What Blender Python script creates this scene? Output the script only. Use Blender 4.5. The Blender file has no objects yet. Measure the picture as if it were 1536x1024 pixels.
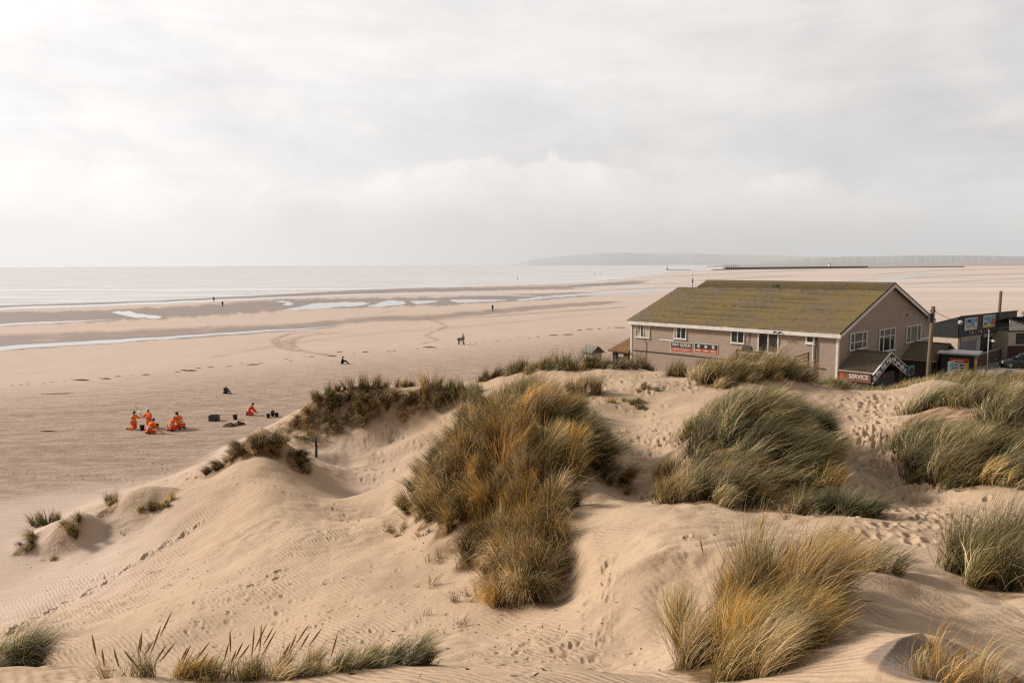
import bpy, bmesh, math, random
import numpy as np
from mathutils import Matrix, Vector
R = math.radians
rng = np.random.default_rng(7)
random.seed(7)
S = bpy.context.scene
COL = S.collection

# ------------------------------------------------------------------ camera
F = 1137.0            # focal length in pixels of a 1536 px wide frame
CAM = Vector((0, 0, 11.0))
CM = Matrix.Rotation(R(90 - 5.775), 3, 'X') @ Matrix.Rotation(R(-0.26), 3, 'Z')
cam = bpy.data.cameras.new('camera'); camo = bpy.data.objects.new('camera', cam); COL.objects.link(camo)
cam.sensor_width = 36; cam.lens = 36 * F / 1536; cam.clip_start = .1; cam.clip_end = 90000
camo.matrix_world = Matrix.Translation(CAM) @ CM.to_4x4()
S.camera = camo
S.view_settings.view_transform = 'Standard'; S.view_settings.look = 'None'
S.view_settings.exposure = 0; S.view_settings.gamma = 1

def ray(px, py):
    return CM @ Vector(((px - 768) / F, (512 - py) / F, -1))
def W(px, py, d):                    # survey point: bearing/declination from the view point, at forward distance d
    r = ray(px, py); return CAM + r * (d / r.y)
def G(px, py, z=0.0):                # the point at height z under that sight line
    r = ray(px, py); return CAM + r * ((z - CAM.z) / r.z)

# ------------------------------------------------------------------ noise
_P = rng.permutation(512); _P = np.concatenate([_P, _P, _P])
_GA = rng.random(512) * 2 * np.pi; _GX = np.cos(_GA); _GY = np.sin(_GA)
def perlin(x, y):
    xi = np.floor(x).astype(np.int64); yi = np.floor(y).astype(np.int64)
    xf = x - xi; yf = y - yi
    u = xf * xf * xf * (xf * (xf * 6 - 15) + 10); v = yf * yf * yf * (yf * (yf * 6 - 15) + 10)
    def g(ix, iy, fx, fy):
        h = _P[(_P[ix & 511] + iy) & 511]
        return _GX[h] * fx + _GY[h] * fy
    a = g(xi, yi, xf, yf); b = g(xi + 1, yi, xf - 1, yf)
    c = g(xi, yi + 1, xf, yf - 1); d = g(xi + 1, yi + 1, xf - 1, yf - 1)
    return (a + (b - a) * u) + ((c + (d - c) * u) - (a + (b - a) * u)) * v
def sstep(a, b, x):
    t = np.clip((x - a) / (b - a), 0, 1); return t * t * (3 - 2 * t)

# ------------------------------------------------------------------ dune relief: surveyed spot heights
SP = [ # (bearing px, declination px, distance)
 (1150,1010,7.5),(1250,890,9.4),(1400,905,10),(1350,860,10.8),(1520,905,10),(1400,800,14),(1350,740,18),(1300,680,23),(1290,620,29),
 (1330,592,34),(1200,582,36),(1000,800,14.2),(950,830,13.6),(1100,810,13.6),(1200,800,13.4),
 (1040,852,12.6),(960,868,12.6),(930,985,11.2),(1000,950,11.4),(900,940,12.0),
 (150,900,22),(20,960,17),(300,1000,14),(500,990,13),(500,900,17),(600,850,19),(450,800,23),(300,790,27),
 (400,735,27.5),(400,690,31),(385,664,33.6),(350,690,33),(440,690,33.2),(480,735,31),(560,740,31),(590,775,26.5),(530,700,37.5),(600,690,38.5),(560,660,41.3),(600,650,41.6),(680,650,39),(640,622,42.3),(640,590,43.6),(560,592,44.5),(540,580,45.5),
 (465,605,47),(430,638,49),(610,790,22.5),(620,740,25),(700,845,18),(780,940,13.5),(650,900,15.5),(600,980,12),
 (750,690,23),(850,672,22),(800,620,27),(720,622,28.5),(670,662,28),(850,620,28),(940,730,20),(950,690,24),(960,622,30),(900,590,33),
 (880,570,36),(800,565,40),(740,577,42),(700,582,43.5),(840,548,46),(960,554,45),(1000,562,43),(1050,556,43.5),
 (880,828,15.4),(845,868,14.7),(900,788,16.8),(860,775,17.6),(935,775,16.5),(825,800,17.2),(850,920,13.2),
 (1100,770,16.5),(1000,745,18.5),(1230,765,16.8),(1150,680,20),(1180,618,25),(1120,600,28.5),(1060,640,25),(1270,700,20),(1290,730,18.5),
 (1480,735,17),(1380,685,21),(1450,640,23),(1450,592,28),(1400,572,33),(1530,600,27),(1540,720,17.5),
 (1480,890,10.5),(1540,880,10.3),(1280,790,13.8),
 (100,781,29.5),(60,846,27.6),(30,850,27.2),(200,760,30.2),(170,790,29),(230,747,31.3),(310,712,32.8),(120,830,27.5),
 (1160,562,35),(1240,577,40),(1100,566,36),(1320,592,40),(1400,582,41),(1500,575,36),(1540,590,32),
]
pts = [tuple(W(*s)) for s in SP]
# the camera stands on a high dune whose brow runs along the bottom of the view
pts += [(0,0,9.3),(0,3,8.75),(-3,5,7.9),(0,6,7.6),(3,6,7.5),(-4,8,6.6),(-1,8.5,6.25),(1.4,8.8,6.0),(5,7,6.95),(7,6.5,6.9),(-8,9,5.6),(-6,6,7.3),(-6,9,5.95),
        (-6,3,8.3),(6,2,8.4),(-12,4,6.5),(12,5,7.5),(15,12,6.4),(18,20,6.2),(22,30,5.6),(-14,10,4.0),(-25,8,3),(-22,18,.4),(0,-12,7),(25,-10,6),(-25,-12,4),
        (30,10,5),(34,25,4.6),(0,-40,3),(45,10,2),(-60,-20,-.6),(-50,5,-.6),(-38,15,-.6),(45,30,2.0)]
# flat beach and the ground behind the crest
for px, py in [(-150,880),(0,800),(-80,840),(100,735),(200,715),(255,690),(290,668),(250,600),(325,645),(395,642),(420,600),(300,560),(100,620),(500,545),(600,530),(700,525),(800,515),(600,500),(300,500),(900,505)]:
    p = G(px, py); pts.append((p.x, p.y, -.5))
pts += [(-8,58,-.4),(-4,54,.2),(-2,60,-.5),(4,58,-.5),(10,62,-.5),(14,66,-.5),(20,56,.0),(16,58,-.1),(25,53,.3),(28,56,-.3),(33,52,.6),(38,54,-.3),(42,60,-.5),(55,60,-.5),(60,80,-.5),(30,75,-.5),(20,85,-.5),
        (0,80,-.5),(-30,70,-.5),(-50,50,-.5),(45,45,.6),(60,40,.5),(12,54,.8),(6,52,1.5),(20,51.5,1.0),(32,47,1.2)]
pts = np.array(pts)
CP = pts[:, :2]; CZ = pts[:, 2]
C2 = .45
def _phi(d2): return np.sqrt(d2 + C2)
_A = _phi(((CP[:, None, :] - CP[None, :, :]) ** 2).sum(-1))
n_ = len(CP)
_A[np.arange(n_), np.arange(n_)] -= 0.03   # slight smoothing of survey noise
_B = np.zeros((n_ + 1, n_ + 1)); _B[:n_, :n_] = _A; _B[:n_, n_] = 1; _B[n_, :n_] = 1
_w = np.linalg.solve(_B, np.concatenate([CZ, [0]]))
_CPf = CP.astype(np.float32); _wf = _w[:n_]
def _relief(x, y):
    out = np.empty(x.shape)
    xf = x.ravel().astype(np.float32); yf = y.ravel().astype(np.float32); o = out.ravel()
    for i in range(0, xf.size, 20000):
        d = xf[i:i + 20000, None] - _CPf[None, :, 0]; e = yf[i:i + 20000, None] - _CPf[None, :, 1]
        o[i:i + 20000] = np.sqrt(d * d + e * e + np.float32(C2)).astype(np.float64) @ _wf + _w[n_]
    return o.reshape(x.shape)
# table of the smooth relief, read back with a C1 (quadratic B-spline) filter
_TX0, _TY0, _TS = -130.0, -130.0, .25
_tx = _TX0 + np.arange(1041) * _TS
_TAB = _relief(*np.meshgrid(_tx, _tx, indexing='ij'))
def relief(x, y):
    u = np.clip((x - _TX0) / _TS, 1, 1038); v = np.clip((y - _TY0) / _TS, 1, 1038)
    i = np.floor(u + .5).astype(np.int64); j = np.floor(v + .5).astype(np.int64); a = u - i; b = v - j
    wa = (.5 * (.5 - a) ** 2, .75 - a * a, .5 * (.5 + a) ** 2); wb = (.5 * (.5 - b) ** 2, .75 - b * b, .5 * (.5 + b) ** 2)
    r = 0
    for k in range(3):
        for l in range(3): r = r + wa[k] * wb[l] * _TAB[i + k - 1, j + l - 1]
    return r
def _kp(px, d): return (px - 768) / F * d
BUMPS = [(_kp(90,28.6), 28.6, 1.0, .75, .85), (_kp(205,30.6), 30.6, 1.2, .7, .6), (_kp(390,33.2), 33.2, 1.5, 1.0, .75), (_kp(447,32.8), 32.8, .9, .8, .35), (_kp(525,44), 44, 3.0, 1.2, .75), (_kp(470,43.5), 43.5, 1.1, 1.0, .55), (_kp(560,41.8), 41.8, 1.0, .9, .4), (_kp(610,40), 40, 1.2, .9, .3), (_kp(505,38.2), 38.2, 1.0, .8, -.35), (_kp(560,33), 33, 2.2, 2.0, -.45), (_kp(640,33), 33, 1.3, 1.2, .3), (_kp(700,35), 35, 1.4, 1.2, .3), (_kp(560,29.5), 29.5, 1.6, .9, .2), (_kp(640,43.3), 43.3, 1.7, .9, .55),
    (_kp(775,23.2), 23.2, 2.6, 4.0, .95), (_kp(1140,21), 21, 2.1, 3.4, 1.0), (_kp(1480,21.5), 21.5, 2.3, 3.4, .95), (_kp(965,21), 21, 1.3, 2.6, -.45), (_kp(1315,20), 20, .9, 3.2, -.30), (_kp(845,15), 15, .5, 1.3, -.30), (_kp(1130,34), 34, 3.4, 1.8, .35), (_kp(1160,8.7), 8.7, 1.1, 1.0, .2)]
def _rl(*p): return [(_kp(a, b), b) for a, b in p]
RIDGES = [(_rl((828,18.2),(840,17.0),(866,15.7),(892,14.6),(905,13.9)), .34, 1.1, .22), (_rl((890,13.4),(930,13.0),(985,12.8),(1040,12.7),(1105,12.5),(1150,12.0)), .30, 1.3, .20),
    (_rl((1225,9.5),(1265,9.75),(1310,9.7),(1400,9.6),(1480,9.4),(1580,9.2)), .22, 1.0, .16), (_rl((1335,6.2),(1372,6.8),(1408,7.15),(1480,7.0),(1570,6.6)), .36, .8, .26), (_rl((600,22.8),(560,23.5),(500,25),(430,27)), .16, 1.6, .5)]
def height(x, y):
    x = np.asarray(x, float); y = np.asarray(y, float)
    h = relief(x, y)
    r = np.hypot(x, y)
    h = h - sstep(85, 120, r) * (h + .5)
    h = 0.5 * (h + np.sqrt(h * h + .12 ** 2)) - 0.008
    h = np.maximum(h, 0)
    for (bx, by, rx, ry, bh) in BUMPS:
        k = np.hypot((x - bx) / rx, (y - by) / ry); h = h + bh * np.clip(1 - k * k / 2.2, 0, 1) ** 2
    for P, A, wf, ws in RIDGES:               # wind-sharpened crests: gentle far side, steep near side
        best = np.full(x.shape, 1e9); sg = np.zeros(x.shape); en = np.ones(x.shape); n = len(P) - 1
        for i in range(n):
            (ax, ay), (cx, cy) = P[i], P[i + 1]; ex, ey = cx - ax, cy - ay; l2 = ex * ex + ey * ey
            t = ((x - ax) * ex + (y - ay) * ey) / l2; tc = np.clip(t, 0, 1)
            q = np.hypot(x - ax - tc * ex, y - ay - tc * ey); cr = ex * (y - ay) - ey * (x - ax)
            up = q < best; best = np.where(up, q, best); sg = np.where(up, np.sign(cr), sg); f = (i + tc) / n; en = np.where(up, np.sin(np.pi * np.clip(f, .0, 1)) ** .6, en)
        h = h + A * en * np.where(sg > 0, np.exp(-best / wf), np.exp(-best / ws))
    m = sstep(.05, .7, h)
    h = h + m * (.24 * perlin(x / 2.9, y / 2.9) + .075 * perlin(x / 1.0 + 9, y / 1.0) + .014 * perlin(x / .33, y / .33 + 5))
    # scoured lumps on the eroded slopes
    er = m * sstep(-.1, .25, perlin(x / 7 + 3, y / 7 + 8))
    h = h + er * .11 * np.abs(perlin(x / .6 + 40, y / .45))
    return h

# ------------------------------------------------------------------ small mesh helpers
def link(name, me, mat=None, parent=None):
    o = bpy.data.objects.new(name, me); COL.objects.link(o)
    if mat is not None: me.materials.append(mat)
    if parent is not None: o.parent = parent
    return o
def np_mesh(name, verts, quads, smooth=True):
    me = bpy.data.meshes.new(name)
    nv = len(verts); nf = len(quads); k = quads.shape[1]
    me.vertices.add(nv); me.vertices.foreach_set('co', np.ascontiguousarray(verts, dtype=np.float32).ravel())
    me.loops.add(nf * k); me.loops.foreach_set('vertex_index', np.ascontiguousarray(quads, dtype=np.int32).ravel())
    me.polygons.add(nf); me.polygons.foreach_set('loop_start', np.arange(0, nf * k, k, dtype=np.int32))
    me.polygons.foreach_set('loop_total', np.full(nf, k, dtype=np.int32))
    me.polygons.foreach_set('use_smooth', np.full(nf, smooth))
    me.update(calc_edges=True)
    return me
def add_attr(me, name, vals):
    a = me.attributes.new(name, 'FLOAT', 'POINT'); a.data.foreach_set('value', np.ascontiguousarray(vals, dtype=np.float32))
def tag(o, label=None, cat=None, group=None, kind=None):
    if label: o['label'] = label
    if cat: o['category'] = cat
    if group: o['group'] = group
    if kind: o['kind'] = kind
    return o
def empty(name, loc=(0, 0, 0), rz=0.0, label=None, cat=None, group=None):
    o = bpy.data.objects.new(name, None); COL.objects.link(o); o.empty_display_size = .2
    o.location = loc; o.rotation_euler = (0, 0, rz)
    return tag(o, label, cat, group)
class MB:
    def __init__(s): s.v = []; s.f = []
    def add(s, vs, fs):
        b = len(s.v); s.v += [tuple(v) for v in vs]; s.f += [tuple(b + i for i in f) for f in fs]; return s
    def box(s, a, b):
        x0, y0, z0 = a; x1, y1, z1 = b
        x0, x1 = min(x0, x1), max(x0, x1); y0, y1 = min(y0, y1), max(y0, y1); z0, z1 = min(z0, z1), max(z0, z1)
        return s.add([(x0,y0,z0),(x1,y0,z0),(x1,y1,z0),(x0,y1,z0),(x0,y0,z1),(x1,y0,z1),(x1,y1,z1),(x0,y1,z1)],
                     [(0,3,2,1),(4,5,6,7),(0,1,5,4),(1,2,6,5),(2,3,7,6),(3,0,4,7)])
    def tube(s, p, q, r0, r1=None, n=8, cap=True):
        r1 = r0 if r1 is None else r1
        p = Vector(p); q = Vector(q); d = (q - p).normalized()
        a = d.orthogonal().normalized(); b = d.cross(a)
        vs = []
        for c, r in ((p, r0), (q, r1)):
            for i in range(n):
                t = 2 * math.pi * i / n; vs.append(c + a * (r * math.cos(t)) + b * (r * math.sin(t)))
        fs = [(i, (i + 1) % n, n + (i + 1) % n, n + i) for i in range(n)]
        if cap: fs += [tuple(range(n - 1, -1, -1)), tuple(range(n, 2 * n))]
        return s.add(vs, fs)
    def path(s, ps, r, n=6):
        for a, b in zip(ps[:-1], ps[1:]): s.tube(a, b, r, n=n)
        return s
    def bar(s, p, q, w, h):             # rectangular bar p->q, width w sideways, height h
        p = Vector(p); q = Vector(q); d = (q - p).normalized()
        up = Vector((0, 0, 1)) if abs(d.z) < .95 else Vector((1, 0, 0))
        a = d.cross(up).normalized() * (w / 2); b = a.cross(d).normalized() * (h / 2)
        vs = [c + sa * a + sb * b for c in (p, q) for sa, sb in ((-1,-1),(1,-1),(1,1),(-1,1))]
        return s.add(vs, [(3,2,1,0),(4,5,6,7),(0,1,5,4),(1,2,6,5),(2,3,7,6),(3,0,4,7)])
    def slab(s, poly, off):             # polygon (3D points) extruded by vector off
        n = len(poly); off = Vector(off)
        vs = [Vector(p) for p in poly] + [Vector(p) + off for p in poly]
        return s.add(vs, [tuple(range(n - 1, -1, -1)), tuple(range(n, 2 * n))] + [(i, (i + 1) % n, n + (i + 1) % n, n + i) for i in range(n)])
    def lathe(s, prof, c=(0, 0, 0), n=16, sx=1, sy=1):
        vs = []; fs = []
        for r, z in prof:
            for i in range(n):
                t = 2 * math.pi * i / n; vs.append((c[0] + r * sx * math.cos(t), c[1] + r * sy * math.sin(t), c[2] + z))
        for j in range(len(prof) - 1):
            for i in range(n): fs.append((j*n+i, j*n+(i+1)%n, (j+1)*n+(i+1)%n, (j+1)*n+i))
        fs.append(tuple(range(n - 1, -1, -1))); fs.append(tuple((len(prof)-1)*n + i for i in range(n)))
        return s.add(vs, fs)
    def build(s, name, mat, parent=None, smooth=False, bevel=0):
        me = bpy.data.meshes.new(name); me.from_pydata(s.v, [], s.f)
        bm = bmesh.new(); bm.from_mesh(me); bmesh.ops.recalc_face_normals(bm, faces=bm.faces)
        bm.to_mesh(me); bm.free()
        if smooth:
            for p in me.polygons: p.use_smooth = True
        o = link(name, me, mat, parent)
        if bevel:
            m = o.modifiers.new('bevel', 'BEVEL'); m.width = bevel; m.segments = 2; m.limit_method = 'ANGLE'
        return o

# ------------------------------------------------------------------ node helpers
class NT:
    def __init__(s, tree): s.t = tree; s.n = tree.nodes; s.l = tree.links
    def node(s, typ, **kw):
        n = s.n.new(typ)
        for k, v in kw.items(): setattr(n, k, v)
        return n
    def put(s, sock, v):
        if isinstance(v, bpy.types.NodeSocket): s.l.new(v, sock)
        elif isinstance(v, (tuple, list)) and len(v) == 3 and sock.type == 'RGBA': sock.default_value = (*v, 1)
        else: sock.default_value = v
    def math(s, op, a, b=0.0, c=0.0, clamp=False):
        n = s.node('ShaderNodeMath', operation=op, use_clamp=clamp)
        s.put(n.inputs[0], a); s.put(n.inputs[1], b); s.put(n.inputs[2], c); return n.outputs[0]
    def mix(s, f, a, b, mode='MIX'):
        n = s.node('ShaderNodeMix', data_type='RGBA', blend_type=mode)
        s.put(n.inputs[0], f); s.put(n.inputs[6], a); s.put(n.inputs[7], b); return n.outputs[2]
    def rng(s, v, a, b, c=0.0, d=1.0, smooth=True):
        n = s.node('ShaderNodeMapRange', interpolation_type='SMOOTHSTEP' if smooth else 'LINEAR')
        s.put(n.inputs['Value'], v)
        for k, q in zip(('From Min', 'From Max', 'To Min', 'To Max'), (a, b, c, d)): s.put(n.inputs[k], q)
        return n.outputs[0]
    def noise(s, vec, scale, detail=4, rough=.55, dist=0.0, col=False):
        n = s.node('ShaderNodeTexNoise'); 
        if vec is not None: s.l.new(vec, n.inputs['Vector'])
        n.inputs['Scale'].default_value = scale; n.inputs['Detail'].default_value = detail
        n.inputs['Roughness'].default_value = rough; n.inputs['Distortion'].default_value = dist
        return n.outputs['Color' if col else 'Fac']
    def attr(s, name):
        n = s.node('ShaderNodeAttribute', attribute_name=name); return n
    def mapping(s, vec, scale=(1, 1, 1), rot=(0, 0, 0), loc=(0, 0, 0)):
        n = s.node('ShaderNodeMapping'); s.l.new(vec, n.inputs[0])
        n.inputs['Location'].default_value = loc; n.inputs['Rotation'].default_value = rot; n.inputs['Scale'].default_value = scale
        return n.outputs[0]
    def bump(s, h, strength=1.0, dist=.01, normal=None):
        n = s.node('ShaderNodeBump'); s.put(n.inputs['Height'], h); s.put(n.inputs['Strength'], strength); s.put(n.inputs['Distance'], dist)
        if normal is not None: s.l.new(normal, n.inputs['Normal'])
        return n.outputs[0]
def new_mat(name):
    m = bpy.data.materials.new(name); m.use_nodes = True
    nt = NT(m.node_tree); bs = m.node_tree.nodes['Principled BSDF']
    return m, nt, bs
def mat(name, c1, c2=None, scale=3.0, rough=.8, bump=0.0, bscale=None, metal=0.0, spec=.3, stretch=(1, 1, 1)):
    m, nt, bs = new_mat(name)
    co = nt.node('ShaderNodeTexCoord').outputs['Object']
    v = nt.mapping(co, stretch)
    c2 = c2 or tuple(x * .72 for x in c1)
    f = nt.noise(v, scale, 5, .6)
    nt.put(bs.inputs['Base Color'], nt.mix(nt.rng(f, .3, .7), c1, c2))
    nt.put(bs.inputs['Roughness'], nt.rng(nt.noise(v, scale * 2.3, 3), .2, .8, max(.05, rough - .1), min(1, rough + .1)))
    bs.inputs['Metallic'].default_value = metal; bs.inputs['Specular IOR Level'].default_value = spec
    if bump: nt.l.new(nt.bump(nt.noise(v, bscale or scale * 6, 4), 1.0, bump), bs.inputs['Normal'])
    return m
# ------------------------------------------------------------------ daylight: thin bright overcast, sun veiled to the left
SUN_AZ, SUN_EL = -72.0, 31.0          # degrees, azimuth from the view direction (+y), negative = left
def make_world():
    w = bpy.data.worlds.new('World'); S.world = w; w.use_nodes = True
    nt = NT(w.node_tree); nt.n.clear()
    d = nt.node('ShaderNodeTexCoord').outputs['Generated']
    sp = nt.node('ShaderNodeSeparateXYZ'); nt.l.new(d, sp.inputs[0]); x, y, z = sp.outputs
    el = nt.math('ARCSINE', z); az = nt.math('ARCTAN2', x, y)
    big = nt.noise(nt.mapping(d, (1, 1, 2.2)), 2.6, 6, .55, .4)
    streak = nt.noise(nt.mapping(d, (1.2, 1.2, 7), (0, R(14), 0)), 3.0, 6, .6, .6)
    puff = nt.noise(nt.mapping(d, (1, 1, 1.5)), 9.0, 8, .56, .15)
    lobes = nt.noise(nt.mapping(d, (1, 1, .5)), 4.6, 2, .4)
    side = nt.rng(az, -.62, .42)
    base = nt.mix(side, (1.0, .985, .975), (.80, .782, .772))
    base = nt.mix(nt.rng(nt.math('ADD', az, nt.math('MULTIPLY', el, -.7)), .25, .55), base, (.725, .723, .722))
    k = nt.math('ADD', nt.math('MULTIPLY', streak, .26), nt.math('MULTIPLY', big, .26))
    base = nt.mix(1.0, base, nt.rng(k, .14, .40, .84, 1.12, False), 'MULTIPLY')
    warm = nt.noise(nt.mapping(d, (1, 1, 2.4), (.3, .2, 0), (4, 1, 0)), 3.4, 6, .6, .5)
    base = nt.mix(nt.rng(warm, .36, .66), nt.mix(1.0, base, (.955, .965, .975), 'MULTIPLY'), nt.mix(1.0, base, (1.035, 1.01, .995), 'MULTIPLY'))
    # cumulus bank: puffy top edge, fading down into the haze
    edge = nt.math('ADD', nt.rng(az, -.35, .42, .158, .098, False), nt.math('MULTIPLY', nt.math('SUBTRACT', lobes, .5), .09))
    edge = nt.math('ADD', edge, nt.math('MULTIPLY', nt.math('SUBTRACT', puff, .5), .12))
    above = nt.math('SUBTRACT', el, edge)
    gap = nt.math('MULTIPLY', nt.rng(above, .115, .02), nt.math('MULTIPLY', nt.rng(az, -.60, -.10), nt.rng(az, .62, .36)))
    gap = nt.math('MULTIPLY', gap, nt.rng(big, .32, .56, .15, 1.0))
    base = nt.mix(nt.math('MULTIPLY', gap, .9), base, nt.mix(side, (.80, .797, .80), (.675, .675, .677)))
    cm = nt.math('DIVIDE', nt.math('SUBTRACT', edge, el), nt.rng(big, .40, .62, .012, .055)); cm = nt.rng(cm, 0.0, 1.0)
    cm = nt.math('MULTIPLY', cm, nt.rng(az, -.50, -.22)); cm = nt.math('MULTIPLY', cm, nt.rng(az, .62, .42))
    rim = nt.rng(nt.math('SUBTRACT', edge, el), .0, .11, 1.0, .0)
    ccol = nt.mix(side, (.955, .925, .905), (.785, .757, .742))
    ccol = nt.mix(rim, nt.mix(side, (.86, .825, .80), (.665, .65, .64)), ccol)
    ccol = nt.mix(1.0, ccol, nt.rng(puff, .3, .7, .91, 1.08, False), 'MULTIPLY')
    base = nt.mix(nt.math('MULTIPLY', cm, .9), base, ccol)
    bil = nt.noise(nt.mapping(d, (1, 1, 1.9), (.1, 0, .2), (2, 5, 1)), 5.5, 9, .58, .35)
    base = nt.mix(nt.rng(bil, .34, .66), nt.mix(1.0, base, (.935, .94, .95), 'MULTIPLY'), nt.mix(1.0, base, (1.045, 1.04, 1.035), 'MULTIPLY'))
    base = nt.mix(1.0, base, (1.065, 1.055, 1.04), 'MULTIPLY')
    # haze at the horizon
    hz = nt.mix(nt.rng(az, -.62, .30), (.92, .875, .85), (.645, .632, .622))
    base = nt.mix(nt.rng(el, .105, .0), base, hz)
    base = nt.mix(nt.rng(el, .0, -.02), base, (.35, .29, .23))
    # unseen sky dimmed overhead to deepen shading; wide glow around the veiled sun
    base = nt.mix(1.0, base, nt.rng(el, .36, .9, 1.0, .62), 'MULTIPLY')
    sx, sy, sz = math.sin(R(SUN_AZ)) * math.cos(R(SUN_EL)), math.cos(R(SUN_AZ)) * math.cos(R(SUN_EL)), math.sin(R(SUN_EL))
    dp = nt.math('ADD', nt.math('ADD', nt.math('MULTIPLY', x, sx), nt.math('MULTIPLY', y, sy)), nt.math('MULTIPLY', z, sz))
    base = nt.mix(1.0, base, nt.rng(dp, .66, 1.0, 1.0, 1.2), 'MULTIPLY')
    base = nt.mix(1.0, base, nt.rng(y, .25, -.45, 1.0, .55), 'MULTIPLY')  # sky behind the view dimmed too, for stronger shading contrast
    sky = nt.node('ShaderNodeTexSky', sky_type='NISHITA'); sky.sun_disc = False
    sky.sun_elevation = R(SUN_EL); sky.sun_rotation = R(SUN_AZ); sky.dust_density = 1
    b1 = nt.node('ShaderNodeBackground'); nt.l.new(sky.outputs[0], b1.inputs[0]); b1.inputs[1].default_value = .10
    b2 = nt.node('ShaderNodeBackground'); nt.l.new(base, b2.inputs[0]); b2.inputs[1].default_value = 1.0
    hole = nt.math('MULTIPLY', nt.rng(el, .29, .335), nt.rng(nt.math('ABSOLUTE', nt.math('SUBTRACT', az, .385)), .10, .0))
    hole = nt.math('MULTIPLY', hole, nt.rng(puff, .40, .58)); hole = nt.math('MULTIPLY', hole, nt.rng(el, .60, .38))
    cover = nt.math('SUBTRACT', .97, nt.math('MULTIPLY', hole, .95))
    ms = nt.node('ShaderNodeMixShader'); nt.put(ms.inputs[0], cover); nt.l.new(b1.outputs[0], ms.inputs[1]); nt.l.new(b2.outputs[0], ms.inputs[2])
    out = nt.node('ShaderNodeOutputWorld'); nt.l.new(ms.outputs[0], out.inputs[0])
make_world()
sun = bpy.data.lights.new('sun', 'SUN'); suno = bpy.data.objects.new('sun', sun); COL.objects.link(suno)
sun.energy = 4.9; sun.angle = R(9); sun.color = (1.0, .915, .81)
sd = Vector((math.sin(R(SUN_AZ)) * math.cos(R(SUN_EL)), math.cos(R(SUN_AZ)) * math.cos(R(SUN_EL)), math.sin(R(SUN_EL))))
suno.rotation_euler = sd.to_track_quat('Z', 'Y').to_euler(); suno.location = (-40, 20, 60)

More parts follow.
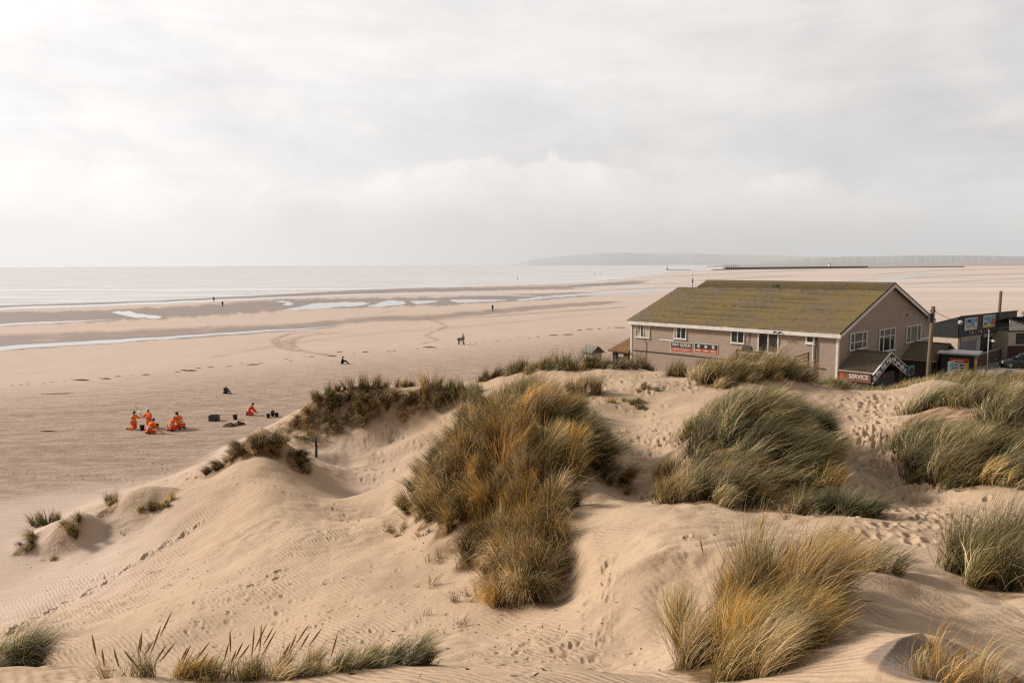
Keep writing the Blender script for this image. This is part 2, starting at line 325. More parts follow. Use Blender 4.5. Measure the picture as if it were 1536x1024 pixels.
# ------------------------------------------------------------------ sand material
def sand_material():
    m, nt, bs = new_mat('sand')
    co = nt.node('ShaderNodeTexCoord').outputs['Object']
    A = {k: nt.attr(k).outputs['Fac'] for k in ('damp', 'litter', 'ripple', 'beach', 'lumpy', 'track')}
    n1 = nt.noise(co, .13, 4); n2 = nt.noise(co, .9, 6, .65); n3 = nt.noise(co, 30, 3, .6); n4 = nt.noise(co, 4.5, 5, .65)
    wind = nt.noise(nt.mapping(co, (.35, 3.2, 1), (0, 0, R(-12))), 1.6, 5, .6)
    dune = nt.mix(nt.rng(n2, .3, .72), (.44, .316, .210), (.378, .262, .170))
    dune = nt.mix(nt.rng(n1, .3, .7, 0, .5), dune, (.457, .335, .232))
    dune = nt.mix(nt.rng(n4, .50, .80, 0, .35), dune, (.27, .185, .114))
    bch = nt.mix(nt.rng(wind, .35, .7), (.495, .380, .308), (.452, .338, .266))
    bch = nt.mix(nt.rng(n1, .35, .65, 0, .6), bch, (.508, .396, .324))
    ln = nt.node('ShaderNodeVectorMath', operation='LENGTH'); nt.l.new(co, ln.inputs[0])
    bch = nt.mix(nt.rng(ln.outputs['Value'], 80, 380), bch, nt.mix(nt.rng(nt.noise(nt.mapping(co, (.12, 1, 1), (0, 0, R(-24))), .02, 6, .6), .35, .68), (.575, .476, .418), (.44, .370, .328)))  # aerial haze mixed into the sand colour as distance grows
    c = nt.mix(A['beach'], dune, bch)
    # churned sand above the tideline: darker, gritty
    lm = nt.math('MULTIPLY', A['lumpy'], nt.rng(nt.noise(nt.mapping(co, (.45, 1.6, 1), (0, 0, R(8))), 1.1, 7, .72), .36, .66))
    c = nt.mix(nt.math('MULTIPLY', A['lumpy'], .45), c, (.37, .248, .168))
    c = nt.mix(nt.math('MULTIPLY', lm, .75), c, (.20, .130, .085))
    spk = nt.rng(nt.noise(co, 7, 4, .7), .62, .70)
    c = nt.mix(nt.math('MULTIPLY', nt.math('MULTIPLY', spk, A['lumpy']), .55), c, (.15, .10, .066))
    # dark debris
    bits = nt.rng(nt.noise(co, 11, 3, .8), .67, .74)
    c = nt.mix(nt.math('MULTIPLY', bits, .55), c, (.20, .13, .075))
    c = nt.mix(n3, nt.mix(1.0, c, (.93, .93, .93), 'MULTIPLY'), nt.mix(1.0, c, (1.06, 1.06, 1.06), 'MULTIPLY'))
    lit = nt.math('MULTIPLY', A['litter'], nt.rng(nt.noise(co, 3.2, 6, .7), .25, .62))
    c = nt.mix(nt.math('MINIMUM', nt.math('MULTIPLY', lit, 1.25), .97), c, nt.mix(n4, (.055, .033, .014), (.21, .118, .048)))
    c = nt.mix(A['track'], c, (.215, .148, .100))
    c = nt.mix(nt.rng(A['damp'], 0, .6), c, nt.mix(1.0, c, (.54, .53, .55), 'MULTIPLY'))
    c = nt.mix(nt.rng(A['damp'], .55, 1.0), c, (.19, .155, .133))
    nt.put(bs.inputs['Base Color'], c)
    nt.put(bs.inputs['Roughness'], nt.rng(nt.math('MULTIPLY', A['damp'], A['beach']), .3, 1.0, .95, .42))
    bs.inputs['Specular IOR Level'].default_value = .25
    # wind ripples, grain
    def rip(rot, dist):
        w = nt.node('ShaderNodeTexWave', wave_type='BANDS', bands_direction='X', wave_profile='SIN')
        nt.l.new(nt.mapping(co, (1, 1, 1), (0, 0, R(rot))), w.inputs['Vector'])
        w.inputs['Scale'].default_value = 2.9; w.inputs['Distortion'].default_value = dist
        w.inputs['Detail'].default_value = 2; w.inputs['Detail Scale'].default_value = .55; w.inputs['Detail Roughness'].default_value = .5
        return w.outputs['Fac']
    rp = nt.math('MULTIPLY', rip(-38, 5.5), nt.math('MULTIPLY', A['ripple'], nt.rng(n2, .34, .60)))
    h = nt.math('MULTIPLY', rp, .016)
    h = nt.math('ADD', h, nt.math('MULTIPLY', nt.noise(co, 55, 3), .0035))
    h = nt.math('ADD', h, nt.math('MULTIPLY', nt.noise(co, 7, 6, .65), .022))
    h = nt.math('ADD', h, nt.math('MULTIPLY', nt.math('MULTIPLY', nt.noise(nt.mapping(co, (.6, 1.5, 1), (0, 0, R(8))), 2.3, 8, .7), A['lumpy']), .24))
    h = nt.math('ADD', h, nt.math('MULTIPLY', wind, .03))
    nt.l.new(nt.bump(h, 1.0, 1.0), bs.inputs['Normal'])
    return m
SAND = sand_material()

# ------------------------------------------------------------------ beach bands, in bearing / log-range
def polar(p): return math.atan2(p.x, p.y), math.log(math.hypot(p.x, p.y))
def curve(line, half):
    """line: (px,py) stops on the beach; half: half width in px -> functions of bearing"""
    a = []; lo = []; hi = []
    if not isinstance(half, (list, tuple)): half = [half] * len(line)
    for (px, py), h in zip(line, half):
        a.append(polar(G(px, py))[0]); lo.append(polar(G(px, py + h))[1]); hi.append(polar(G(px, py - h))[1])
    return np.array(a), np.array(lo), np.array(hi)
def band(AZ, LR, line, half, soft=.6):
    a, lo, hi = curve(line, half)
    l = np.interp(AZ, a, lo); h = np.interp(AZ, a, hi)
    mid = (l + h) / 2; hw = np.maximum((h - l) / 2, 1e-5)
    wob = .35 * perlin(AZ * 60, LR * 0 + len(line) * 3.7) + .25 * perlin(AZ * 190, LR * 3)
    t = np.abs((LR - mid) / hw + wob)
    e = sstep(a[0] - .004, a[0] + .02, AZ) * (1 - sstep(a[-1] - .02, a[-1] + .004, AZ)) if line[0][0] > 5 else 1 - sstep(a[-1] - .03, a[-1] + .004, AZ)
    return (1 - sstep(1 - soft, 1 + soft, t)) * e
SHORE = [(-900,462),(0,456),(233,449),(400,441),(550,433),(700,429),(850,425),(950,416),(1010,408),(1090,404.5),(1180,402.5),(1260,401)]
STRAND = [(-900,640),(0,580),(100,573),(200,562),(300,552),(400,543),(450,539),(500,531),(560,526),(650,521),(750,512),(850,501),(940,491),(1100,478),(1536,440)]
def build_ground():
    az = np.concatenate([np.radians(np.arange(-180, -37, 3)), np.radians(np.arange(-36.5, 36.5, .066)), np.radians(np.arange(37, 180.5, 3))])
    r = np.concatenate([[.02, .5, 1, 1.7, 2.4, 3.1, 3.8], 4.4 * 1.004 ** np.arange(0, 838), 125 * 1.009 ** np.arange(0, 420), 5600 * 1.5 ** np.arange(0, 7)])
    AZ, RR = np.meshgrid(az, r); X = RR * np.sin(AZ); Y = RR * np.cos(AZ)
    near = r < 122; k = near.sum()
    Z = np.zeros_like(X); Z[:k] = height(X[:k], Y[:k]); LR = np.log(RR)
    # footprints pressed into the sand
    def press(px_, py_, l, w, ang, dep):
        rr = math.hypot(px_, py_); aa = math.atan2(px_, py_)
        if not (4.5 < rr < 110 and abs(aa) < .63): return
        i0, i1 = np.searchsorted(r, [rr - 3 * l, rr + 3 * l]); j0, j1 = np.searchsorted(az, [aa - 3 * l / rr, aa + 3 * l / rr])
        if i1 <= i0 or j1 <= j0: return
        dx = X[i0:i1, j0:j1] - px_; dy = Y[i0:i1, j0:j1] - py_
        u = (dx * math.sin(ang) + dy * math.cos(ang)) / l; v = (dx * math.cos(ang) - dy * math.sin(ang)) / w
        q = np.sqrt(u * u + v * v)
        Z[i0:i1, j0:j1] += dep * (-1.0 * (1 - sstep(.55, 1.1, q)) + .38 * np.exp(-((q - 1.35) / .3) ** 2))
    def trail(pix, step=.62, dep=.06, spread=.12, l=.15):
        P = [pick(*p) for p in pix]; s = 0; side = 1
        for a, b in zip(P[:-1], P[1:]):
            d = b - a; L = d.length; t = s
            while t < L:
                c = a + d * (t / L); ang = math.atan2(d.x, d.y); side = -side
                ox, oy = math.cos(ang) * side * spread, -math.sin(ang) * side * spread
                press(c.x + ox + random.gauss(0, .05), c.y + oy + random.gauss(0, .05), l * random.uniform(.85, 1.2), l * .5, ang + random.gauss(0, .2), dep * random.uniform(.7, 1.2))
                t += step * random.uniform(.85, 1.15)
            s = t - L
    def scuff(px0, py0, sx, sy, n, dep=.05, l=.16):
        for _ in range(n):
            c = pick(random.gauss(px0, sx), random.gauss(py0, sy))
            press(c.x, c.y, l * random.uniform(.6, 1.3), l * random.uniform(.4, .8), random.uniform(-1.2, 1.2), dep * random.uniform(.4, 1.3))
    trail([(5,955),(75,918),(130,890),(205,843),(260,812),(300,783)], .42, .13, .09, .20)
    trail([(150,865),(180,861)], .5); trail([(385,880),(430,855)], .6, .07, .14, .16); trail([(480,800),(520,812)], .7)
    trail([(350,720),(420,735),(500,755),(545,790)], .7, .04)
    trail([(10,705),(90,716),(200,720),(300,715)], .75, .05); trail([(0,722),(120,712),(230,722),(290,726)], .8, .05); trail([(205,678),(245,700),(300,712)], .7, .07, .15, .18)
    trail([(270,722),(330,700)], .5, .06, .2)
    scuff(1318, 690, 24, 28, 130, .10, .17); scuff(1375, 745, 50, 32, 150, .075, .16); scuff(1310, 640, 16, 22, 80, .09); scuff(1310, 605, 30, 9, 60, .08, .2)
    scuff(1400, 790, 60, 18, 50, .045, .14); scuff(985, 660, 14, 26, 40, .06, .15); scuff(960, 690, 18, 14, 30, .05, .15)
    trail([(1035,806),(1085,800)], .5, .05, .1, .1); trail([(1020,832),(1080,826),(1130,822)], .5, .03, .2, .22)
    scuff(905, 862, 16, 18, 16, .035, .10); scuff(885, 905, 14, 18, 18, .035, .10); scuff(830, 985, 60, 12, 26, .025, .09); scuff(840, 960, 45, 12, 16, .02, .09)
    scuff(350, 905, 150, 40, 170, .028, .11); scuff(250, 880, 150, 30, 60, .02, .12)
    scuff(860, 590, 60, 14, 60, .05, .2); scuff(760, 610, 30, 14, 40, .05, .2); scuff(640, 650, 50, 25, 60, .05, .2); scuff(590, 700, 60, 20, 70, .04, .2); scuff(960, 575, 60, 10, 70, .06, .22)
    # sea bed falls away beyond the shoreline
    a, lo, hi = curve(SHORE, .1); rs = np.interp(AZ, a, (lo + hi) / 2)
    wob = .03 * perlin(AZ * 40, LR * 0 + 2.2) + .012 * perlin(AZ * 160, LR * 4)
    sea = np.exp(rs + wob); off = (AZ < a[-1] + .02) & (AZ > -2.2)
    Z = np.where(off, Z - np.clip((RR - sea) * .02, 0, 8), Z)
    # attributes
    dune = sstep(.02, .45, Z); ATT = {}
    damp = np.zeros_like(Z)
    D1 = [(0,459.5),(233,452.5),(450,442),(600,436),(850,431),(980,422)]
    D2 = [(0,478),(150,474),(300,466),(400,458),(500,455),(650,452),(780,447),(900,440)]
    D3 = [(0,510),(150,503),(300,496),(450,489),(550,479),(650,476),(730,468),(850,458),(940,452)]
    D4 = [(300,540),(430,516),(560,500),(690,490),(760,484),(900,471)]
    damp = np.maximum(damp, .85 * band(AZ, LR, D1, 2.6)); damp = np.maximum(damp, .8 * band(AZ, LR, D2, [9, 8, 8, 8, 7, 6, 5, 3], .5))
    damp = np.maximum(damp, .6 * band(AZ, LR, D3, [7, 6, 5, 4, 4, 4, 4, 3, 2], .8)); damp = np.maximum(damp, .22 * band(AZ, LR, D4, 2.0, .9))
    damp = np.maximum(damp, .8 * band(AZ, LR, [(0,519),(150,511),(300,502),(450,492),(520,488)], [6, 5, 4, 3, 2], .5))
    damp = np.maximum(damp, .38 * band(AZ, LR, [(640,481),(760,473),(950,460)], 1.4, .9))
    for q in ([(900,430),(1010,424),(1200,413)], [(880,437),(1000,431),(1060,428)], [(960,418),(1100,409.5),(1240,405)], [(1230,424),(1400,415.5),(1560,409)], [(1340,428),(1450,421.5),(1560,417)], [(1300,413),(1400,406),(1560,402)]):
        damp = np.maximum(damp, (.34 + .4 * ((q[0][0] * 7) % 10) / 10) * band(AZ, LR, q, 1.0 + ((q[0][0] * 3) % 10) / 7, .9))
    wetline = np.exp(np.interp(AZ, a, (lo + hi) / 2) - .035)
    damp = np.where(off & (RR > wetline), np.maximum(damp, .95), damp)
    damp *= (.72 + .5 * np.clip(perlin(AZ * 30, LR * 26) + .3, -.4, 1))
    # scoured dune faces: damp slab, then a slightly darker hollow and gully
    def blob(px_, d_, rx, ry, soft=.35, lean=0.0):
        c = W(px_, 700, d_); dx = (X - c.x); dy = (Y - c.y); q = np.hypot((dx + lean * dy) / rx, dy / ry) + .25 * perlin(X * 1.3, Y * 1.3)
        return 1 - sstep(1 - soft, 1 + soft, q)
    damp = np.where(RR < 60, 0, damp)
    damp = np.maximum(damp, .8 * blob(1455, 6.5, .82, .52, .10, -.3))
    damp = np.maximum(damp, .18 * blob(930, 12.0, 1.3, 1.1, .6)); damp = np.maximum(damp, .2 * blob(845, 14.8, .4, 1.5, .5))  # slightly darker hollow and gully, carried in the damp mask
    ATT['damp'] = np.clip(damp, 0, 1)
    st_a, st_lo, st_hi = curve(STRAND, .1); rst = np.exp(np.interp(AZ, st_a, (st_lo + st_hi) / 2))
    above = sstep(1.10, .72, RR / rst) * sstep(.34, .12, AZ)
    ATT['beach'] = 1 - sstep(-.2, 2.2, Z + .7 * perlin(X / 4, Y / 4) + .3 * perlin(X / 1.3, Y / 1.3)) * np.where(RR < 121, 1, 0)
    smooth_front = sstep(45, 40, RR) * sstep(-.05, -.2, AZ)        # swept sand in front of the diggers
    ATT['lumpy'] = above * (1 - dune) * (.85 - .75 * smooth_front) + dune * .16 * sstep(20, 35, RR)
    ATT['ripple'] = dune * sstep(-.3, .1, perlin(X / 5 + 1, Y / 5)) * sstep(40, 28, RR)
    ATT['litter'] = np.zeros_like(Z)
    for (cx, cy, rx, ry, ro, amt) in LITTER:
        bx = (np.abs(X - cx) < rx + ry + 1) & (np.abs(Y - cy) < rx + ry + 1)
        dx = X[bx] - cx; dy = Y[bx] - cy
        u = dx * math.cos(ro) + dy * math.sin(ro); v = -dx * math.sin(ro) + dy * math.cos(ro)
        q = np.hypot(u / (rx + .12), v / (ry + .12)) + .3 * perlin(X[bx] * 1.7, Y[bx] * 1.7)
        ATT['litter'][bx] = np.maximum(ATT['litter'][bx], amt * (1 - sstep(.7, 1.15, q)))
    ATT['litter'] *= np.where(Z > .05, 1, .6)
    track = np.zeros_like(Z)
    def arc(pix, w=1.0, amt=.6):
        P = [G(*p) for p in pix]; Q = []
        for i in range(len(P) - 1):       # Catmull-Rom
            p0 = P[max(i-1,0)]; p1 = P[i]; p2 = P[i+1]; p3 = P[min(i+2,len(P)-1)]
            for t in np.linspace(0, 1, 10, endpoint=False):
                Q.append(.5 * ((2*p1) + (p2-p0)*t + (2*p0-5*p1+4*p2-p3)*t*t + (3*p1-p0-3*p2+p3)*t**3))
        Q.append(P[-1])
        for a_, b_ in zip(Q[:-1], Q[1:]):
            rr = math.hypot(a_.x, a_.y); aa = math.atan2(a_.x, a_.y); m_ = (b_ - a_).length + 2
            i0, i1 = np.searchsorted(r, [rr - m_, rr + m_]); j0, j1 = np.searchsorted(az, [aa - m_ / rr, aa + m_ / rr])
            dx = X[i0:i1, j0:j1] - a_.x; dy = Y[i0:i1, j0:j1] - a_.y; ex, ey = b_.x - a_.x, b_.y - a_.y
            t = np.clip((dx * ex + dy * ey) / (ex * ex + ey * ey + 1e-9), 0, 1)
            q = np.hypot(dx - t * ex, dy - t * ey) / (w * .32)
            track[i0:i1, j0:j1] = np.maximum(track[i0:i1, j0:j1], amt * (1 - sstep(.3, 1.3, q)))
    arc([(470,498),(440,500),(415,508),(418,518),(436,524),(490,532)], 2.6, .9); arc([(508,499),(460,503),(440,511),(439,519),(460,528)], 2.4, .85)
    arc([(482,499),(432,510),(426,517),(436,524)], 2.4, .8); arc([(640,478),(668,488),(645,500),(640,504),(655,510),(628,516)], 1.8, .75); arc([(560,472),(590,466)], 2, .5)
    for k2, (p0, p1) in enumerate([((-60,668),(420,648)), ((-60,676),(430,655)), ((-60,684),(380,664)), ((-60,600),(420,578)), ((-60,655),(300,640)), ((20,622),(430,600)), ((-60,630),(180,618)), ((250,628),(450,612)), ((-60,692),(260,690)), ((60,612),(300,596)), ((330,610),(470,588))]):
        arc([p0, ((p0[0]+p1[0])/2, (p0[1]+p1[1])/2 + (k2 % 2) * 3 - 1), p1], 1.0 + .4 * (k2 % 3), .62)
    ATT['track'] = np.clip(track * (.5 + perlin(X * 1.1, Y * 1.1)), 0, 1)
    nr, nc = X.shape
    idx = np.arange(nr * nc).reshape(nr, nc)
    q = np.stack([idx[:-1, :-1], idx[:-1, 1:], idx[1:, 1:], idx[1:, :-1]], -1)[..., ::-1].reshape(-1, 4)
    zc = Z.ravel()[q].mean(1); rc = RR.ravel()[q].mean(1)
    isd = (zc > .1) & (rc < 121)
    V = np.stack([X, Y, Z], -1).reshape(-1, 3)
    for name, sel in (('sand_dunes', isd), ('beach', ~isd)):
        f = q[sel]; u, inv = np.unique(f, return_inverse=True)
        me = np_mesh(name, V[u], inv.reshape(-1, 4))
        for k_, v_ in ATT.items(): add_attr(me, k_, v_.ravel()[u])
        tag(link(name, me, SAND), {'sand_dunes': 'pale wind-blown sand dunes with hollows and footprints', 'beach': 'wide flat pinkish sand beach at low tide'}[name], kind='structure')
def pick(px, py):
    """ground point seen at that bearing/declination (march along the sight line)"""
    r_ = ray(px, py); d = np.concatenate([np.arange(4.5, 60, .1), np.arange(60, 125, .5)])
    x = r_.x / r_.y * d; z = CAM.z + r_.z / r_.y * d
    h = height(x, d); i = np.argmax(z <= h)
    if z[i] > h[i]: return G(px, py)
    return Vector((x[i], d[i], h[i]))

# ------------------------------------------------------------------ sea, pools
def water_mat(name, col, rough, waves):
    m, nt, bs = new_mat(name)
    co = nt.node('ShaderNodeTexCoord').outputs['Object']
    bs.inputs['Base Color'].default_value = (*col, 1); bs.inputs['Roughness'].default_value = rough
    bs.inputs['IOR'].default_value = 1.33; bs.inputs['Specular IOR Level'].default_value = .5
    if waves:
        v = nt.mapping(co, (.16, 1.0, 1), (0, 0, R(9)))
        a = nt.noise(v, .11, 5, .6); b = nt.noise(v, .55, 4, .6)
        foam = nt.rng(nt.noise(nt.mapping(co, (.05, 1, 1), (0, 0, R(11))), .032, 6, .62), .52, .66)
        d = nt.node('ShaderNodeVectorMath', operation='LENGTH'); nt.l.new(co, d.inputs[0])
        surf = nt.rng(d.outputs['Value'], 900, 300)
        c = nt.mix(nt.rng(a, .35, .7), col, tuple(x * .62 for x in col))
        c = nt.mix(nt.math('MULTIPLY', foam, nt.math('MULTIPLY', surf, .75)), c, (.82, .80, .78))
        nt.put(bs.inputs['Base Color'], c)
        h = nt.math('ADD', nt.math('MULTIPLY', a, 1.1), nt.math('MULTIPLY', b, .16))
        nt.l.new(nt.bump(h, 1.0, .6), bs.inputs['Normal'])
    return m
def build_water():
    SEA = water_mat('sea_water', (.56, .53, .51), .30, True)
    POOL = water_mat('pool_water', (.30, .29, .28), .06, False)
    b = MB(); top = [G(px, py - .9, .03) for px, py in SHORE]          # the sea bed falls away under this edge
    top = []
    for px, py in SHORE:
        p = G(px, py); s = 1 - 12 / math.hypot(p.x, p.y); top.append(Vector((p.x * s, p.y * s, .03)))
    a1 = math.atan2(top[-1].x, top[-1].y)
    far = [Vector((60000 * math.sin(t), 60000 * math.cos(t), .03)) for t in np.linspace(a1 + .015, -2.0, 30)]
    poly = top + far
    bm = bmesh.new(); vs = [bm.verts.new(p) for p in poly]; f = bm.faces.new(vs); f.normal_update()
    if f.normal.z < 0: f.normal_flip()
    bmesh.ops.triangulate(bm, faces=[f]); me = bpy.data.meshes.new('sea'); bm.to_mesh(me); bm.free()
    tag(link('sea', me, SEA), 'pale grey calm sea reaching a hazy horizon', kind='structure')
    def pool(pix, label):
        P = [G(px, py, .02) for px, py in pix]; n = len(P); Q = []
        for i in range(n):
            p0, p1, p2, p3 = P[i-1], P[i], P[(i+1) % n], P[(i+2) % n]
            for t in (0, .25, .5, .75): Q.append(.5*((2*p1)+(p2-p0)*t+(2*p0-5*p1+4*p2-p3)*t*t+(3*p1-p0-3*p2+p3)*t**3))
        cx = sum(q.x for q in Q) / len(Q); cy = sum(q.y for q in Q) / len(Q)
        Q = [Vector((q.x + (q.x - cx) * .22 * k_, q.y + (q.y - cy) * .5 * k_, 0)) for q, k_ in zip(Q, [float(perlin(np.array([i * .83 + len(label)]), np.array([len(label) * 1.7]))[0]) for i in range(len(Q))])]
        b = MB(); b.add([(q.x, q.y, .02) for q in Q], [tuple(range(len(Q)))]); o = b.build('tidal_pool', POOL)
        if o.data.polygons[0].normal.z < 0:
            o.data.flip_normals()
        return tag(o, label, kind='structure')
    def chan(line, half, label):
        """long shallow channel with uneven width"""
        P = []
        for (p, q), h0, h1 in zip(zip(line[:-1], line[1:]), half[:-1], half[1:]):
            for t in np.linspace(0, 1, 7)[:-1]: P.append((p[0]+(q[0]-p[0])*t, p[1]+(q[1]-p[1])*t, h0+(h1-h0)*t))
        P.append((*line[-1], half[-1])); ks = .55
        up = []; dn = []
        for i, (x, y, h) in enumerate(P):
            w = float(perlin(np.array([x * .021]), np.array([7.3]))[0]) * .9 * h
            up.append(G(x, y - h * (1 + ks * random.uniform(-.4, .4)) + w, .02)); dn.append(G(x, y + h * (1 + ks * random.uniform(-.4, .4)) + w, .02))
        b = MB(); n = len(P); b.add([tuple(p) for p in up + dn], [(i, i+1, n+i+1, n+i) for i in range(n-1)])
        o = b.build('tidal_channel', POOL); 
        if o.data.polygons[0].normal.z < 0: o.data.flip_normals()
        return tag(o, label, kind='structure')
    chan([(-160,471),(0,463),(150,458),(300,452),(450,445),(550,441.5),(650,440.5),(760,442.5),(860,447)], [2.0,1.9,1.7,1.5,1.2,1.0,.9,.8,.2], 'long thin shining water channel nearest the sea')
    chan([(-160,534),(0,522),(150,513),(300,503),(450,493),(510,489)], [3.2,3.0,2.3,1.6,1.0,.2], 'shining water channel across the lower left beach')
    chan([(-80,493),(0,487),(100,482.5),(170,479)], [1.6,1.4,1.0,.2], 'faint water sliver at the left edge of the beach')
    chan([(776,450),(832,444.5),(882,441.5),(926,438.8),(1000,435),(1060,431.5)], [1.1,1.9,1.6,1.6,1.3,.5], 'bright channel running to the cafe roof')
    chan([(860,432),(940,428),(1040,424)], [.5,.9,.2], 'hair thin wet streak left of the antenna'); chan([(905,422),(1000,416),(1120,410)], [.4,.9,.2], 'wet streak just below the harbour arm')
    chan([(1225,423.6),(1260,422.6),(1305,421.6)], [.2,.8,.2], 'small wet streak above the roof ridge')
    chan([(1368,427),(1400,425.3),(1440,424.5)], [.2,.9,.2], 'thin wet streak right of the gable peak'); chan([(1446,419.5),(1462,418),(1482,417)], [.2,1.0,.2], 'short wet streak on the far right sands')
    pool([(168,468.5),(186,466),(214,471),(240,474),(238,477.6),(216,477),(196,474.5)], 'hooked pale pool on the left sands')
    pool([(412,452),(428,451.5),(440,455.5),(432,458),(424,456.4),(430,454.5)], 'small curled pool left of the long pools')
    pool([(432,463.5),(462,457),(473,454.4),(505,453.6),(532,452.7),(552,454.9),(540,458.8),(510,460.2),(488,462.2),(455,463.6)], 'large ragged pool, leftmost of the middle row')
    pool([(550,459.2),(566,455.5),(574,452),(592,450.8),(607,452.7),(606,456.8),(590,458),(574,459.6)], 'square pool in the middle row')
    pool([(616,451.6),(640,450.4),(656,451.2),(648,454),(630,455.8),(620,454)], 'small pool right of the square pool')
    pool([(672,450.5),(690,449),(712,449.2),(764,449.8),(735,452),(712,453.4),(687,454.2),(684,452.6)], 'pointed pool left of the bright channel')
    pool([(1312,419.4),(1336,417.6),(1352,414.5),(1368,413),(1384,409.4),(1402,410),(1396,413),(1372,415.2),(1350,418.6),(1332,420.4)], 'winding pool on the far right sands')
S.render.engine = 'CYCLES'
S.cycles.use_denoising = False
S.cycles.pixel_filter_type = 'BLACKMAN_HARRIS'; S.cycles.filter_width = 1.3
S.cycles.max_bounces = 5; S.cycles.diffuse_bounces = 3; S.cycles.glossy_bounces = 2; S.cycles.transmission_bounces = 3; S.cycles.transparent_max_bounces = 4
# ------------------------------------------------------------------ marram grass
def grass_material():
    m, nt, bs = new_mat('marram_grass')
    a = nt.node('ShaderNodeAttribute', attribute_name='tint')
    geo = nt.node('ShaderNodeNewGeometry')
    bs.inputs['Roughness'].default_value = .55; bs.inputs['Specular IOR Level'].default_value = .28
    nt.l.new(a.outputs['Color'], bs.inputs['Base Color'])
    tr = nt.node('ShaderNodeBsdfTranslucent'); nt.l.new(a.outputs['Color'], tr.inputs['Color'])
    ms = nt.node('ShaderNodeMixShader'); ms.inputs[0].default_value = .22
    nt.l.new(bs.outputs[0], ms.inputs[1]); nt.l.new(tr.outputs[0], ms.inputs[2])
    nt.l.new(ms.outputs[0], nt.n['Material Output'].inputs[0])
    return m
GRASS = grass_material()
TINT = np.array([
 (.190,.170,.068),   # 0 grey green
 (.045,.052,.018),   # 1 dark green
 (.180,.138,.036),   # 2 olive
 (.500,.290,.070),   # 3 golden
 (.580,.450,.255),   # 4 straw
 (.230,.098,.030),   # 5 rust
 (.085,.055,.028),   # 6 dead dark brown
 (.110,.130,.075),   # 7 blue green
])
PAL = {
 'green':  [.36,.20,.18,.03,.16,0,.05,.02],
 'wind':   [.40,.20,.15,.02,.19,0,.04,0],
 'straw':  [.18,.15,.15,.10,.32,.02,.08,0],
 'gold':   [.07,.06,.21,.42,.16,.06,.02,0],
 'rust':   [.03,.10,.24,.22,.15,.16,.10,0],
 'brown':  [.03,.14,.20,.13,.22,.13,.15,0],
 'dark':   [.20,.38,.20,.03,.07,.02,.10,0],
 'blue':   [.25,.25,.05,.02,.08,0,.03,.32],
 'olive':  [.22,.20,.36,.08,.10,.02,.02,0],
}
LITTER = []
VIS = []
